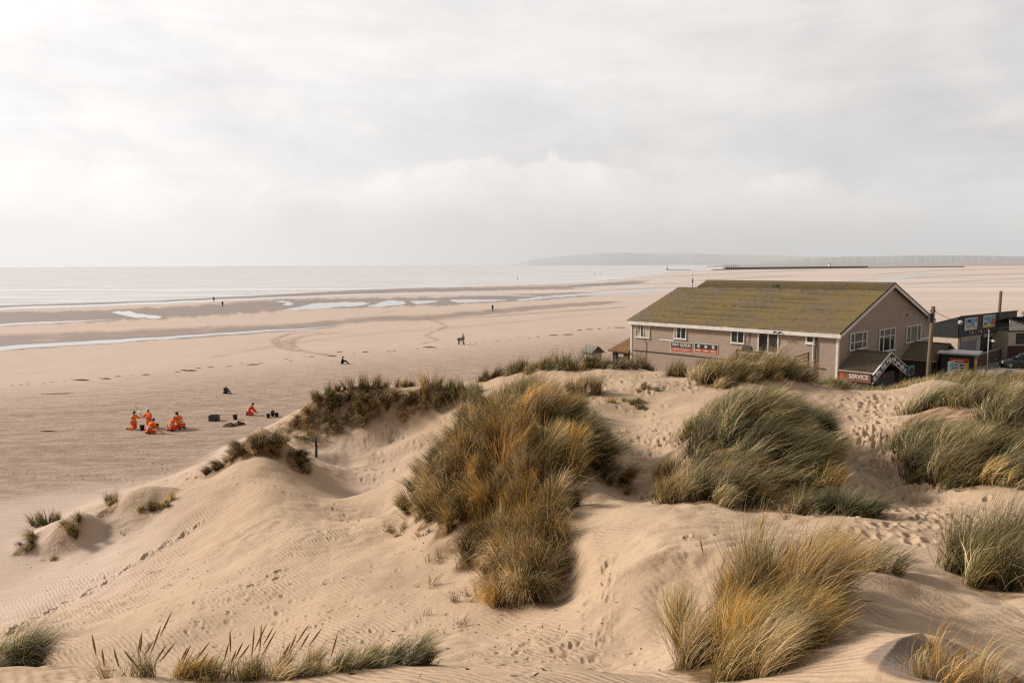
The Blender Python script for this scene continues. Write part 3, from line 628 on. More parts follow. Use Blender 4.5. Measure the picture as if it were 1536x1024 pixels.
def blades(cx, cy, rx, ry, rot, L, wind, pal, cover=9.0, hang=0.0, n=None, spread=.29, droop=.30, lift=0.0, stiff=False):
    d = math.hypot(cx, cy); w0 = max(.0048, d * (.00060 if d < 32 else .00042))
    area = math.pi * rx * ry
    if n is None: n = int(min(16000, max(250, area * cover / (w0 * L * .62))))
    far = d > 36
    if far: n = int(n * .62)
    nc = int(max(6, area * (3.6 if d < 32 else 7))); L = L * 1.3
    t = rng.random(nc) * 2 * np.pi; q = np.sqrt(rng.random(nc)); 
    c = rng.integers(0, nc, n)
    jt = rng.random(n) * 2 * np.pi; jr = np.sqrt(rng.random(n))
    u = q[c] * np.cos(t[c]) * rx; v = q[c] * np.sin(t[c]) * ry
    if far: spread = spread * .75
    sc = (.095 if not far else .16) * min(1, max(.35, (rx + ry) / 2))
    strag = rng.random(n) < .07; u = np.where(strag, u * 1.35, u); v = np.where(strag, v * 1.35, v)
    u = u + rng.normal(0, sc, n); v = v + rng.normal(0, sc, n)
    x = cx + u * math.cos(rot) - v * math.sin(rot); y = cy + u * math.sin(rot) + v * math.cos(rot)
    z = height(x, y) - .04
    edge = np.clip(np.hypot(u / rx, v / ry), 0, 1.3)
    Sg = 6 if d < 12 else (4 if d < 36 else 3)
    crl = rng.uniform(.62, 1.25, nc) * (1.0 - .25 * q)                 # clump vigour
    Lb = L * crl[c] * rng.uniform(.42 if far else .5, 1.25 if far else 1.15, n) * (1.08 - .30 * edge)
    cphi = rng.random(nc) * 2 * np.pi
    ph = rng.random(n) * 2 * np.pi
    tilt = np.abs(rng.normal(0, spread, n))
    ox = np.cos(ph) * tilt + .30 * np.cos(cphi[c]) ; oy = np.sin(ph) * tilt + .30 * np.sin(cphi[c])
    # outward lean at the rim of the tussock
    ek = .28 if not far else .08
    ox += ek * edge * (u * math.cos(rot) - v * math.sin(rot)) / (np.hypot(u, v) + .05)
    oy += ek * edge * (u * math.sin(rot) + v * math.cos(rot)) / (np.hypot(u, v) + .05)
    e = .25; gx = (height(x + e, y) - height(x - e, y)) / (2 * e); gy = (height(x, y + e) - height(x, y - e)) / (2 * e)
    D0 = np.stack([ox - .35 * gx, oy - .35 * gy, np.ones(n)], -1)
    wv = np.array([wind[0], wind[1], 0.0]); wk = rng.uniform(.55, 1.45, n) * (.75 + .5 * rng.random(nc))[c]
    dr = droop * rng.uniform(.2, 1.8, n)
    bent = rng.random(n) < (.05 if stiff else .10)
    dr = np.where(bent, dr + .9, dr)
    hv = np.stack([-gx, -gy, -np.ones(n) * .5], -1); hv /= (np.linalg.norm(hv, axis=1, keepdims=True) + 1e-6)
    P = np.stack([x, y, z], -1); pts_ = [P]; dirs = []
    for i in range(Sg):
        s = (i + .7) / Sg
        D = D0 + wv * (wk * (.25 * s + 1.15 * s ** 1.6))[:, None] + hv * (hang * s * 1.7)
        D = D.copy(); D[:, 2] -= dr * s ** 2 * 1.6
        D /= np.linalg.norm(D, axis=1, keepdims=True)
        P = P + D * (Lb / Sg)[:, None]; pts_.append(P); dirs.append(D)
    dirs.append(dirs[-1])
    a = rng.random(n) * 2 * np.pi
    side0 = np.stack([np.cos(a), np.sin(a), np.zeros(n)], -1)
    wd = w0 * rng.uniform(.65, 1.35, n)
    vs = np.empty((n, Sg + 1, 2, 3)); cols = np.empty((n, Sg + 1, 2, 4)); cols[..., 3] = 1
    wt = np.array(PAL[pal]); wt = wt / wt.sum()
    ck = rng.choice(8, nc, p=wt); bk = np.where(rng.random(n) < .52, ck[c], rng.choice(8, n, p=wt))
    bk = np.where(bent, rng.choice([4, 4, 3, 6], n), bk)
    base = TINT[bk] * (rng.normal(1, .25, n).clip(.45, 1.7))[:, None] * (rng.normal(1, .34, nc).clip(.42, 1.8))[c][:, None]
    tipc = base * .72 + .28 * np.array([.42, .31, .16]); rootc = base * .35 + .65 * np.array([.050, .032, .016])  # brown roots, darkened further: shade within the tussock put into the tint
    for i in range(Sg + 1):
        s = i / Sg; D = dirs[i]
        sv = side0 - D * (side0 * D).sum(1, keepdims=True); sv /= (np.linalg.norm(sv, axis=1, keepdims=True) + 1e-6)
        hw = wd * (1 - .9 * s ** 2) * .5
        vs[:, i, 0] = pts_[i] - sv * hw[:, None]; vs[:, i, 1] = pts_[i] + sv * hw[:, None]
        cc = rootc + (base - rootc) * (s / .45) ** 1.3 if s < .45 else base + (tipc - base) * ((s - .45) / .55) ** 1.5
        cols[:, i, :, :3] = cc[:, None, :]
    k = (np.arange(n) * (Sg + 1) * 2)[:, None]
    qs = np.concatenate([k + np.array([2*i, 2*i+1, 2*i+3, 2*i+2])[None] for i in range(Sg)], 0)
    return vs.reshape(-1, 3), qs, cols.reshape(-1, 4), pts_[-1], dirs[-1]
def grass_object(name, parts, kind=None):
    V = []; Q = []; C = []; b = 0
    for v, q, c in parts:
        V.append(v); Q.append(q + b); C.append(c); b += len(v)
    V = np.concatenate(V); Q = np.concatenate(Q); C = np.concatenate(C)
    o0 = V.mean(0); o0[2] = V[:, 2].min()
    me = np_mesh(name, V - o0, Q)
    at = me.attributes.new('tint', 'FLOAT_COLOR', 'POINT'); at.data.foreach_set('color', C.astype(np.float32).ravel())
    o = link(name, me, GRASS); o.location = o0
    return o
def seed_heads(parent, tops, dirs, n, length=.2):
    ids = rng.choice(len(tops), min(n, len(tops)), replace=False); o0 = parent.location
    for i in ids:
        p = Vector(tops[i]) - o0; d = Vector(dirs[i]); d = (d + Vector((0, 0, .5))).normalized(); L = length * random.uniform(.7, 1.2)
        b = MB(); n_ = 6; a = d.orthogonal().normalized(); c = d.cross(a); vs = []
        for t, r in ((-.1, .003), (.2, .0075), (.5, .0095), (.8, .006), (1.0, .001)):
            vs += [p + d * L * t + (a * math.cos(k) + c * math.sin(k)) * r for k in np.linspace(0, 2 * math.pi, n_, endpoint=False)]
        b.add(vs, [(j * n_ + k, j * n_ + (k + 1) % n_, (j + 1) * n_ + (k + 1) % n_, (j + 1) * n_ + k) for j in range(4) for k in range(n_)])
        b.build('seed_head', SEED, parent, True)
SEED = mat('seed_head', (.30, .18, .07), (.20, .115, .045), 40, .8)
def kx(px, d): return (px - 768) / F * d
TUSS = [
 # label, group, [(px, d, rx, ry)], L, wind(x,y), palette, extra
 ('golden marram tussock blown to the right in the near right foreground', None, [(1085,8.2,.40,.75),(1130,8.2,.55,.85),(1165,8.6,.6,.8),(1195,8.9,.5,.7),(1225,9.2,.4,.55)], .98, (.72,-.05), 'gold', dict(cover=11.5, seeds=60)),
 ('dense grey green tussock, straw at its left front, below the tan dune top', None, [(1050,17.4,.7,1.0),(1090,17.5,.95,1.2)], .95, (.85,-.25), 'straw', dict(cover=10)),
 ('tall windswept green tussock in the middle of the right hand dune', None, [(1120,19.5,1.25,2.0),(1165,19.2,1.0,1.7),(1198,19.6,.7,1.5)], 1.0, (1.3,-.1), 'wind', dict(cover=11)),
 ('windswept green crest of grass on top of the right hand dune', None, [(1100,23.5,1.3,1.8),(1150,23.5,1.3,1.7),(1195,22.5,.7,1.4)], .95, (1.3,0), 'wind', dict(cover=10)),
 ('dark green shaded grass at the right foot of the right hand dune', None, [(1222,18.0,.6,1.2),(1230,20.3,.5,1.5)], .8, (.8,-.2), 'dark', dict(cover=9)),
 ('big green windswept tussock right of the footprint path', None, [(1405,20,.65,1.6),(1445,19,.9,1.6),(1482,18.6,1.1,1.6)], 1.0, (1.3,-.1), 'wind', dict(cover=11)),
 ('green windswept tussock at the right edge above the dark shaded base', None, [(1520,18.2,1.0,1.5),(1560,19,1.0,2.0),(1540,22,1.4,2.0)], 1.0, (1.0,-.1), 'green', dict(cover=10)),
 ('pale green crest of grass right of the path below the parked cars', None, [(1412,25,1.0,1.8),(1455,25,1.5,2.0),(1510,25,1.4,2.0)], .95, (1.3,0), 'wind', dict(cover=10)),
 ('small grey green tussock sitting below the right hand dune grass', None, [(1250,15.7,.62,.5),(1285,15.5,.55,.5)], .72, (.5,-.1), 'blue', dict(cover=9, spread=.4)),
 ('green and straw tussock cut by the right edge of the picture', None, [(1490,11.0,.32,.5),(1522,10.8,.45,.6),(1555,10.9,.5,.8)], 1.12, (.62,0), 'wind', dict(cover=11)),
 ('sparse golden grass in the bottom right corner over grey damp sand', None, [(1455,6.1,.3,.18),(1510,6.15,.35,.2)], .50, (.95,0), 'gold', dict(cover=1.7)),
 ('thin green wisps blown flat on sand right of the golden tussock', None, [(1325,10.5,.20,.25),(1352,10.6,.22,.2)], .62, (1.35,.1), 'green', dict(cover=2.6)),
 ('broad straw and olive bank of grass in front of the patio railing', None, [(1085,33.5,1.1,1.4),(1125,34,1.5,1.6),(1165,34.5,1.6,1.6)], .95, (.85,0), 'straw', dict(cover=9)),
 ('olive grass sloping down right toward the service sign', None, [(1205,36.5,1.4,1.2),(1240,38,1.3,1.3)], .55, (.85,0), 'olive', dict(cover=9)),
 ('lone upright olive tuft on bare sand left of the straw bank', None, [(1018,37,.62,.5)], 1.0, (.15,0), 'olive', dict(cover=8)),
 ('green tuft in front of the two black and red signs', None, [(1030,556,.9,.5),(1055,556,.9,.5)], .9, (.35,0), 'olive', dict(cover=8)),
 ('dark tuft in front of the left end of the cafe', None, [(962,553,.8,.5),(940,553,.6,.4)], .75, (.2,0), 'dark', dict(cover=7)),
 ('dark green tussock in front of the small beach hut', None, [(872,552,1.0,.5),(845,552,.8,.5)], .95, (.25,0), 'dark', dict(cover=9)),
 ('long low green tussock on the dune crest left of the small hut', None, [(815,553,1.0,.5),(785,556,1.0,.5),(757,562,.9,.5),(735,568,.6,.4)], .72, (.3,0), 'olive', dict(cover=9)),
 ('green fringe on the crest between the hut and the cafe', None, [(905,551,.8,.5),(922,552,.6,.4)], .65, (.3,0), 'green', dict(cover=7)),
 ('brown spiky tuft on the crest right of the central mound', None, [(872,33.5,.62,.5),(892,33,.5,.45)], 0.97, (.2,0), 'brown', dict(cover=8)),
 ('rusty grass left of the spiky tuft on the mound crest', None, [(838,32,.7,.55)], .75, (.2,0), 'rust', dict(cover=8)),
 ('blue green shaggy tuft at the back right of the central mound', None, [(825,29.2,.55,.4),(850,28.8,.7,.45)], 0.80, (.35,-.25), 'blue', dict(cover=9, droop=.6)),
 ('rust brown crown of grass at the back of the central mound', None, [(770,28.2,.9,.8),(805,27.5,.8,.7)], 1.08, (.12,0), 'rust', dict(cover=9)),
 ('brown and straw tangle on the back left of the central mound', None, [(735,27.3,1.0,.9),(700,26.8,.8,.8)], 1.05, (.1,-.1), 'brown', dict(cover=10, droop=.55)),
 ('dark olive tuft on the left flank of the central mound', None, [(665,25.4,.75,.8),(640,24.4,.6,.7)], 0.97, (-.1,0), 'brown', dict(cover=10)),
 ('olive tuft at the far left foot of the central mound', None, [(622,23.6,.35,.5),(640,22.6,.4,.5)], 0.80, (-.25,0), 'olive', dict(cover=8)),
 ('straw streaked dark hollow of grass in the middle of the central mound', None, [(760,24,1.0,1.0),(725,23,.8,.9),(690,23.2,.7,.8)], 1.03, (.3,-.35), 'straw', dict(cover=10, droop=.7)),
 ('orange gold plume of grass on top right of the central mound', None, [(820,23.5,1.0,1.0),(855,23.8,.9,1.0)], 1.14, (.75,.1), 'gold', dict(cover=10)),
 ('green windswept right shoulder of the central mound', None, [(885,21.4,.75,.9),(915,21.2,.5,.7),(870,22.8,.7,.7)], 1.03, (1.2,-.1), 'wind', dict(cover=11)),
 ('gold and olive grass across the middle front of the central mound', None, [(810,20.5,.9,1.0),(770,20.8,.7,.9),(845,20.5,.6,.8)], 1.03, (.3,-.1), 'rust', dict(cover=10)),
 ('golden olive tuft at the left front of the central mound', None, [(715,20.2,.7,.8),(680,20.2,.5,.6)], 0.97, (-.05,-.1), 'rust', dict(cover=9)),
 ('dark straw tipped tuft low on the left front of the central mound', None, [(712,18.2,.5,.5),(740,18.4,.5,.6)], 0.85, (.1,-.3), 'brown', dict(cover=10, droop=.6)),
 ('golden tussock spilling down the front right of the central mound', None, [(800,17.6,.7,.8),(835,18.2,.45,.7),(775,17.2,.5,.6)], 0.97, (.2,-.25), 'rust', dict(cover=10, droop=.5)),
 ('straw and dark tussock hanging at the foot of the central mound', None, [(785,14.8,.5,.6),(812,15.2,.35,.6),(758,15.2,.35,.5),(790,16.0,.6,.6),(762,16.5,.5,.6),(822,16.3,.35,.6)], 1.08, (.12,-.30), 'rust', dict(cover=11, droop=.7)),
 ('brown and gold shaggy middle of the left flank of the central mound', None, [(690,22,.8,.8),(665,22.8,.7,.7),(650,21.6,.45,.6)], 0.97, (-.05,-.1), 'brown', dict(cover=10)),
 ('dark tangled heart of the central mound between straw and gold', None, [(780,22.4,.9,.7),(745,21.6,.8,.7),(800,25.5,1.0,.9),(770,25.9,.9,.8)], 1.03, (.2,-.1), 'rust', dict(cover=9)),
 ('olive and rust seam of grass low on the central mound', None, [(760,18.8,.7,.7),(780,19.2,.7,.6),(735,19.4,.6,.6)], .9, (.1,-.15), 'gold', dict(cover=9)),
 ('golden brown tussock on the left slope of the far left dune', None, [(468,622,.45,.35),(450,628,.4,.3)], .65, (-.05,-.1), 'gold', dict(cover=5, hang=.4)),
 ('rust brown dead grass in the middle of the eroded face of the far left dune', None, [(505,634,.6,.5),(496,640,.6,.4)], .55, (0,-.2), 'rust', dict(cover=4, hang=.9)),
 ('dark tussock on the left shoulder of the far left dune', None, [(472,606,.6,.4),(490,598,.45,.35)], .62, (.05,0), 'olive', dict(cover=6)),
 ('spiky brown tuft, second from the left on the far dune crest', None, [(502,589,.55,.35),(524,585,.35,.3)], .75, (.05,0), 'brown', dict(cover=8)),
 ('spiky brown tuft in the middle of the far left dune crest', None, [(550,582,.5,.35),(572,581,.5,.35)], .8, (.05,0), 'brown', dict(cover=8)),
 ('small brown tuft on the far left dune crest', None, [(602,581,.7,.4)], .8, (.05,0), 'brown', dict(cover=8)),
 ('tall golden tuft standing above the far left dune crest', None, [(645,584,.55,.4)], 1.2, (.05,0), 'gold', dict(cover=8)),
 ('green grass right of the tall golden tuft on the far dune', None, [(667,589,.8,.5),(690,593,.7,.5)], .85, (.15,0), 'green', dict(cover=8)),
 ('blue green tuft at the right end of the far left dune', None, [(709,597,.55,.5),(718,609,.5,.5)], .9, (.3,-.1), 'blue', dict(cover=9)),
 ('dark grass hanging over the eroded left face of the far dune', None, [(505,606,.5,.4),(532,601,.5,.35)], .7, (-.05,-.2), 'dark', dict(cover=7, hang=.5)),
 ('rusty roots and dead grass hanging on the eroded left end of the far dune', None, [(462,632,.7,.5),(440,640,.6,.5),(455,655,.6,.4)], .5, (0,-.2), 'rust', dict(cover=3.2, hang=.9)),
 ('straw and brown tussock drooping down the front of the far dune', None, [(548,618,.65,.5),(572,610,.6,.5),(540,636,.5,.4)], 1.0, (-.1,-.35), 'brown', dict(cover=10, hang=.7, droop=.6)),
 ('brown fringe drooping under the smooth sand cap of the far dune', None, [(620,601,.7,.35),(652,604,.7,.35),(590,600,.6,.35)], .85, (.05,-.4), 'brown', dict(cover=9, hang=.7)),
 ('brown tuft on top of the small near left dune', None, [(392,671,.65,.4),(416,668,.5,.4),(368,677,.5,.38)], .75, (.1,-.2), 'brown', dict(cover=9, hang=.4, droop=.6)),
 ('rusty trailing grass on the left slope of the small near left dune', None, [(350,686,.5,.38),(337,695,.5,.36),(322,705,.45,.32)], .55, (0,-.2), 'rust', dict(cover=6, hang=.5)),
 ('dark drooping tuft on the right slope of the small near left dune', None, [(446,686,.35,.35),(454,700,.3,.35)], .75, (.3,-.3), 'brown', dict(cover=10, hang=.7)),
 ('little green tuft between the two sandy lumps on the left', None, [(167,752,.25,.3),(164,757,.22,.3)], .55, (.15,-.1), 'olive', dict(cover=8)),
 ('pale sparse tuft half buried in sand left of the near left dune', None, [(222,768,.6,.4),(245,758,.45,.3)], .55, (.2,-.2), 'straw', dict(cover=4, hang=.4)),
 ('green tuft on the left top of the leftmost sandy lump', None, [(74,785,.40,.28),(52,790,.32,.28)], .62, (-.05,0), 'olive', dict(cover=8)),
 ('green tuft on the right top of the leftmost sandy lump', None, [(114,789,.36,.28)], .58, (-.1,0), 'olive', dict(cover=8)),
 ('dark dead grass hanging down the left side of the leftmost lump', None, [(42,810,.22,.32),(44,822,.2,.3)], .6, (0,-.2), 'brown', dict(cover=8, hang=.8)),
 ('shaggy green and straw tussock in the bottom left corner', None, [(-10,9.0,.45,.5),(-45,9.2,.5,.6)], .62, (.75,-.1), 'wind', dict(cover=10, droop=.6)),
 ('row of tall seed heads along the bottom left edge', None, [(300,6.5,.7,.2),(200,6.45,.6,.18),(400,6.6,.55,.2)], .33, (.25,0), 'gold', dict(cover=.26, seeds=34, stiff=True)),
 ('flat green tuft at the bottom edge, blown right over sand', None, [(545,7.0,.35,.2),(600,7.1,.26,.2)], .38, (1.2,0), 'green', dict(cover=7)),
 ('straw coloured grass at the bottom edge between seed heads and green tuft', None, [(250,6.45,.9,.16),(370,6.5,.7,.18),(470,6.7,.5,.18)], .24, (.8,0), 'straw', dict(cover=3.2)),
 ('olive grass below the gable, left of the telegraph pole', None, [(1335,41,1.6,1.0),(1300,42,1.2,1.0),(1365,40,1.2,1.0)], .42, (.7,0), 'olive', dict(cover=8)),
 ('yellowish grass at the foot of the telegraph pole', None, [(1400,37,1.3,1.2),(1435,35.5,1.5,1.4)], .6, (.8,0), 'straw', dict(cover=8)),
 ('olive and straw grass hiding the pale car at the right edge', None, [(1480,34,1.5,1.3),(1520,33,1.6,1.6),(1560,34,1.5,1.5)], .75, (.8,0), 'olive', dict(cover=8)),
 ('low green creeping patch on sand behind the central mound', None, [(940,31.5,.9,.45),(975,33,.6,.35)], .3, (.3,0), 'green', dict(cover=3)),
 ('small tuft on bare sand just left of the right hand dune', None, [(1012,19.6,.3,.35),(1006,21,.3,.4)], .8, (.35,-.1), 'gold', dict(cover=8)),
]
def build_grass():
    for label, grp, els, L, wind, pal, ex in TUSS:
        ex = dict(ex); seeds = ex.pop('seeds', 0); parts = []; tops = []; dirs = []
        for px, d, rx, ry in els:
            if d > 200: q_ = pick(px, d); x, d = q_.x, q_.y
            else: x = kx(px, d)
            v, q, c, tp, dr = blades(x, d, rx, ry, 0.0, L, wind, pal, **ex)
            parts.append((v, q, c)); tops.append(tp); dirs.append(dr)
        o = tag(grass_object('marram_tussock', parts), label, 'grass tussock', grp)
        if seeds: seed_heads(o, np.concatenate(tops), np.concatenate(dirs), seeds)
    # thin runners and stray blades on the open sand, too many and too scattered to count
    parts = []
    for px, py, r_, n, L in [(600,800,.5,120,.35),(575,795,.3,60,.3),(655,845,.3,60,.4),(640,880,.35,50,.45),(700,900,.35,110,.5),(690,945,.4,60,.4),(650,790,.4,140,.4),(640,930,.3,30,.35),
                             (300,715,.5,90,.2),(185,800,.3,40,.2),(230,860,.4,30,.15),(250,880,.2,20,.15),(80,830,.5,90,.3),(970,745,.5,120,.3),(1210,712,.4,60,.35),(1190,775,.5,120,.3),
                             (940,650,.4,50,.25),(560,705,.6,60,.2),(700,650,.6,160,.5),(780,580,.8,120,.3),(870,555,.8,90,.25),(1000,575,.7,50,.25),(1065,975,.3,24,.2),(520,640,.8,90,.3),
                             (475,660,.7,160,.4),(420,640,.9,180,.35),(1300,775,.4,40,.3),(940,740,.3,120,.4),(760,580,.5,90,.3),(420,655,.6,90,.3)]:
        p = pick(px, py); pal = 'rust' if px < 720 else 'straw'
        v, q, c, _, _ = blades(p.x, p.y, r_, r_ * .7, 0, L, (.45, -.1), pal, n=n, spread=.5, droop=.5)
        parts.append((v, q, c))
    b = MB()
    for px0, py0, sx, sy, n in [(350,900,150,45,130),(150,870,90,40,40),(560,960,80,30,30),(700,960,60,20,30),(850,960,60,25,30),(600,800,40,20,20),(1400,760,60,40,30),(930,600,80,25,25),(620,660,60,25,25)]:
        for _ in range(n):
            p = pick(random.gauss(px0, sx), min(1015, random.gauss(py0, sy))); a = random.uniform(0, 6.3); l = random.uniform(.02, .11); h = random.uniform(.004, .011)
            q = Vector((math.cos(a) * l, math.sin(a) * l, random.uniform(0, .03))); b.tube(p + Vector((0, 0, h * .6)) - q / 2, p + Vector((0, 0, h * .6)) + q / 2, h, h * .5, 5)
    tag(b.build('sand_debris', WRACK), 'dark twigs and scraps scattered over the open sand', 'debris', kind='stuff')
    tag(grass_object('sparse_grass', parts), 'thin scattered runners and blades on the open sand', 'grass', kind='stuff')
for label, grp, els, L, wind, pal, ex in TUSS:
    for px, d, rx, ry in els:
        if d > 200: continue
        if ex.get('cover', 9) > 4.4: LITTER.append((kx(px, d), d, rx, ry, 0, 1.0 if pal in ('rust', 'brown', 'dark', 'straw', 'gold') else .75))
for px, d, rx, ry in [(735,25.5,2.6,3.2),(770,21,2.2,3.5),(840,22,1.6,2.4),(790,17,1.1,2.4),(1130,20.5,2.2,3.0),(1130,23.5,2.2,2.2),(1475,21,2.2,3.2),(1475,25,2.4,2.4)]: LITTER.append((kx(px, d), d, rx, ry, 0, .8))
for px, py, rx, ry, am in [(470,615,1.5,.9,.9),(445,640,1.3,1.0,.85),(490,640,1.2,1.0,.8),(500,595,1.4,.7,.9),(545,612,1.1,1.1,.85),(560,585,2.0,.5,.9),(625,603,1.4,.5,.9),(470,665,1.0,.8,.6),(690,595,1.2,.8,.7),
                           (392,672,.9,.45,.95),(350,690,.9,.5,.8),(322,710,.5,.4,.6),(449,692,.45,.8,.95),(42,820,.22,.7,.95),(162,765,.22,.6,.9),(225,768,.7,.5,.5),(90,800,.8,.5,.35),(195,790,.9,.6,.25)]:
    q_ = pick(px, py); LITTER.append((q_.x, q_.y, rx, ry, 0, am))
# ================================================================== materials
WHITE = mat('white_paint', (.62, .59, .55), (.50, .47, .43), 2, .55)
CREAM = mat('cream_render', (.50, .43, .34), (.40, .34, .26), 1.5, .85, .004)
DARKW = mat('dark_timber', (.055, .040, .030), (.030, .022, .017), 3, .75, .004, stretch=(1, 1, 6))
BROWNW = mat('brown_timber', (.13, .075, .040), (.075, .042, .022), 3, .8, .004)
POSTW = mat('weathered_post', (.16, .115, .075), (.095, .065, .042), 4, .85, .006, stretch=(3, 3, .4))
BLACK = mat('black_paint', (.022, .024, .024), (.014, .015, .016), 2, .6)
BLACKP = mat('black_plastic', (.025, .026, .028), (.015, .015, .017), 4, .45)
STEEL = mat('galvanised_steel', (.36, .36, .35), (.27, .27, .27), 5, .45, metal=.7)
RED = mat('red_panel', (.42, .035, .018), (.34, .03, .016), 3, .5)
ORANGEP = mat('orange_print', (.42, .085, .022), (.34, .065, .02), 3, .5)
YELLOW = mat('yellow_print', (.58, .42, .06), (.50, .36, .05), 3, .5)
TEAL = mat('teal_print', (.06, .26, .27), (.10, .32, .34), 4, .5)
BLUEP = mat('blue_print', (.10, .22, .40), (.16, .32, .50), 4, .5)
PALE = mat('pale_print', (.50, .52, .50), (.42, .46, .46), 5, .5)
NAVY = mat('navy_board', (.018, .024, .034), (.012, .016, .024), 3, .55)
GREYP = mat('grey_shutter', (.17, .175, .185), (.14, .145, .155), 3, .5, stretch=(.2, .2, 8))
ASPH = mat('asphalt', (.060, .056, .052), (.045, .042, .040), 3, .9, .003)
CONC = mat('concrete', (.33, .29, .24), (.24, .21, .17), 2, .9, .004)
FELT = mat('roof_felt', (.19, .100, .042), (.13, .068, .030), 2, .9, .006)
def glass_mat(name, c=(.012, .014, .016), rough=.06):
    m, nt, bs = new_mat(name)
    co = nt.node('ShaderNodeTexCoord').outputs['Object']
    nt.put(bs.inputs['Base Color'], nt.mix(nt.rng(nt.noise(co, 1.2, 2), .4, .65), c, tuple(x * 2.2 + .01 for x in c)))
    bs.inputs['Roughness'].default_value = rough; bs.inputs['Specular IOR Level'].default_value = .5
    return m
GLASS = glass_mat('window_glass'); CURTAIN = glass_mat('curtained_glass', (.19, .17, .13), .2)
def cladding_mat(name, c1, c2):
    m, nt, bs = new_mat(name)
    co = nt.node('ShaderNodeTexCoord').outputs['Object']
    sp = nt.node('ShaderNodeSeparateXYZ'); nt.l.new(co, sp.inputs[0])
    board = nt.math('FLOOR', nt.math('DIVIDE', sp.outputs[2], .165))
    wn = nt.node('ShaderNodeTexWhiteNoise', noise_dimensions='1D'); nt.l.new(board, wn.inputs['W'])
    f = nt.noise(nt.mapping(co, (.4, .4, 5)), 2.2, 5, .6)
    c = nt.mix(nt.rng(f, .3, .7), c1, c2); c = nt.mix(nt.math('MULTIPLY', wn.outputs['Value'], .35), c, tuple(x * .72 for x in c1))
    st = nt.noise(nt.mapping(co, (2.2, 2.2, .22)), 1.4, 5, .65)
    c = nt.mix(nt.rng(st, .55, .8, 0, .4), c, tuple(x * .6 for x in c2))
    nt.put(bs.inputs['Base Color'], c); bs.inputs['Roughness'].default_value = .75
    return m
CLAD = cladding_mat('taupe_weatherboard', (.318, .240, .184), (.268, .200, .152))
def tile_mat(name, moss):
    m, nt, bs = new_mat(name)
    co = nt.node('ShaderNodeTexCoord').outputs['Object']
    a = nt.noise(co, .35, 5, .6); b = nt.noise(co, 3.2, 6, .7); c3 = nt.noise(nt.mapping(co, (1, 3, 1)), 11, 3, .7)
    c = nt.mix(nt.rng(b, .32, .68), (.115, .082, .052), (.165, .122, .080))
    c = nt.mix(nt.rng(c3, .55, .75, 0, .55), c, (.23, .18, .125))
    sx = nt.node('ShaderNodeSeparateXYZ'); nt.l.new(co, sx.inputs[0])
    if moss:
        g = nt.rng(nt.math('ADD', nt.math('MULTIPLY', a, .75), nt.math('MULTIPLY', b, .5)), .50, .74)
        mo = nt.mix(nt.rng(c3, .3, .7), (.155, .108, .020), (.215, .150, .034))
        c = nt.mix(nt.math('MULTIPLY', g, .9), c, mo)
        c = nt.mix(nt.rng(nt.noise(co, 6.5, 4, .75), .62, .72, 0, .6), c, (.23, .19, .07))
    if moss:      # grime and lap shadow painted along each course, with a pale front edge
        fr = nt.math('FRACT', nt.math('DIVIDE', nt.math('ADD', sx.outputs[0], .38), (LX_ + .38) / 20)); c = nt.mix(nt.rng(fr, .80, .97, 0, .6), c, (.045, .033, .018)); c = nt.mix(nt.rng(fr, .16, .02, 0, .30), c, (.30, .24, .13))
    nt.put(bs.inputs['Base Color'], c); bs.inputs['Roughness'].default_value = .9
    return m
LX_ = 7.85
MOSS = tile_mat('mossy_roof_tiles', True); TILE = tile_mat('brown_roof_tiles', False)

def text(body, size, mtl, parent, loc, rot, name='lettering', ex=.006, sx=1.0):
    cu = bpy.data.curves.new(name, 'FONT'); cu.body = body; cu.size = size; cu.align_x = 'CENTER'; cu.align_y = 'CENTER'; cu.extrude = ex; cu.offset = size * .018
    t = bpy.data.objects.new('tmp', cu); COL.objects.link(t)
    dg = bpy.context.evaluated_depsgraph_get(); me = bpy.data.meshes.new_from_object(t.evaluated_get(dg))
    bpy.data.objects.remove(t); me.materials.clear()
    o = link(name, me, mtl, parent); o.location = loc; o.rotation_euler = rot; o.scale = (sx, 1, 1)
    return o

# ================================================================== the cafe
c0 = W(1257, 520, 57.0)
CAFE = empty('beach_cafe', (c0.x, c0.y, 0), math.atan2(.6845, .729), 'long taupe weatherboarded beach cafe with a mossy tiled gable roof', 'building')
CMW = Matrix.Translation((c0.x, c0.y, 0)) @ Matrix.Rotation(math.atan2(.6845, .729), 4, 'Z'); CMI = CMW.inverted()
def plane_hit(M, axis, px, py, val=0.0):
    o = M @ CAM; d = M.to_3x3() @ ray(px, py); t = (val - o[axis]) / d[axis]; return o + d * t
fw = lambda px, py, v=0.0: plane_hit(CMI, 0, px, py, v)      # point on the long front wall
gw = lambda px, py, v=0.0: plane_hit(CMI, 1, px, py, v)      # point on the gable wall
EZ, RZ, HW, L1, LL, LX, LZ = 5.75, 9.19, 9.85, 17.66, 19.6, 7.85, 8.49
SL = (RZ - EZ) / HW
def roofz(x): return EZ + SL * (x if x <= HW else 2 * HW - x)
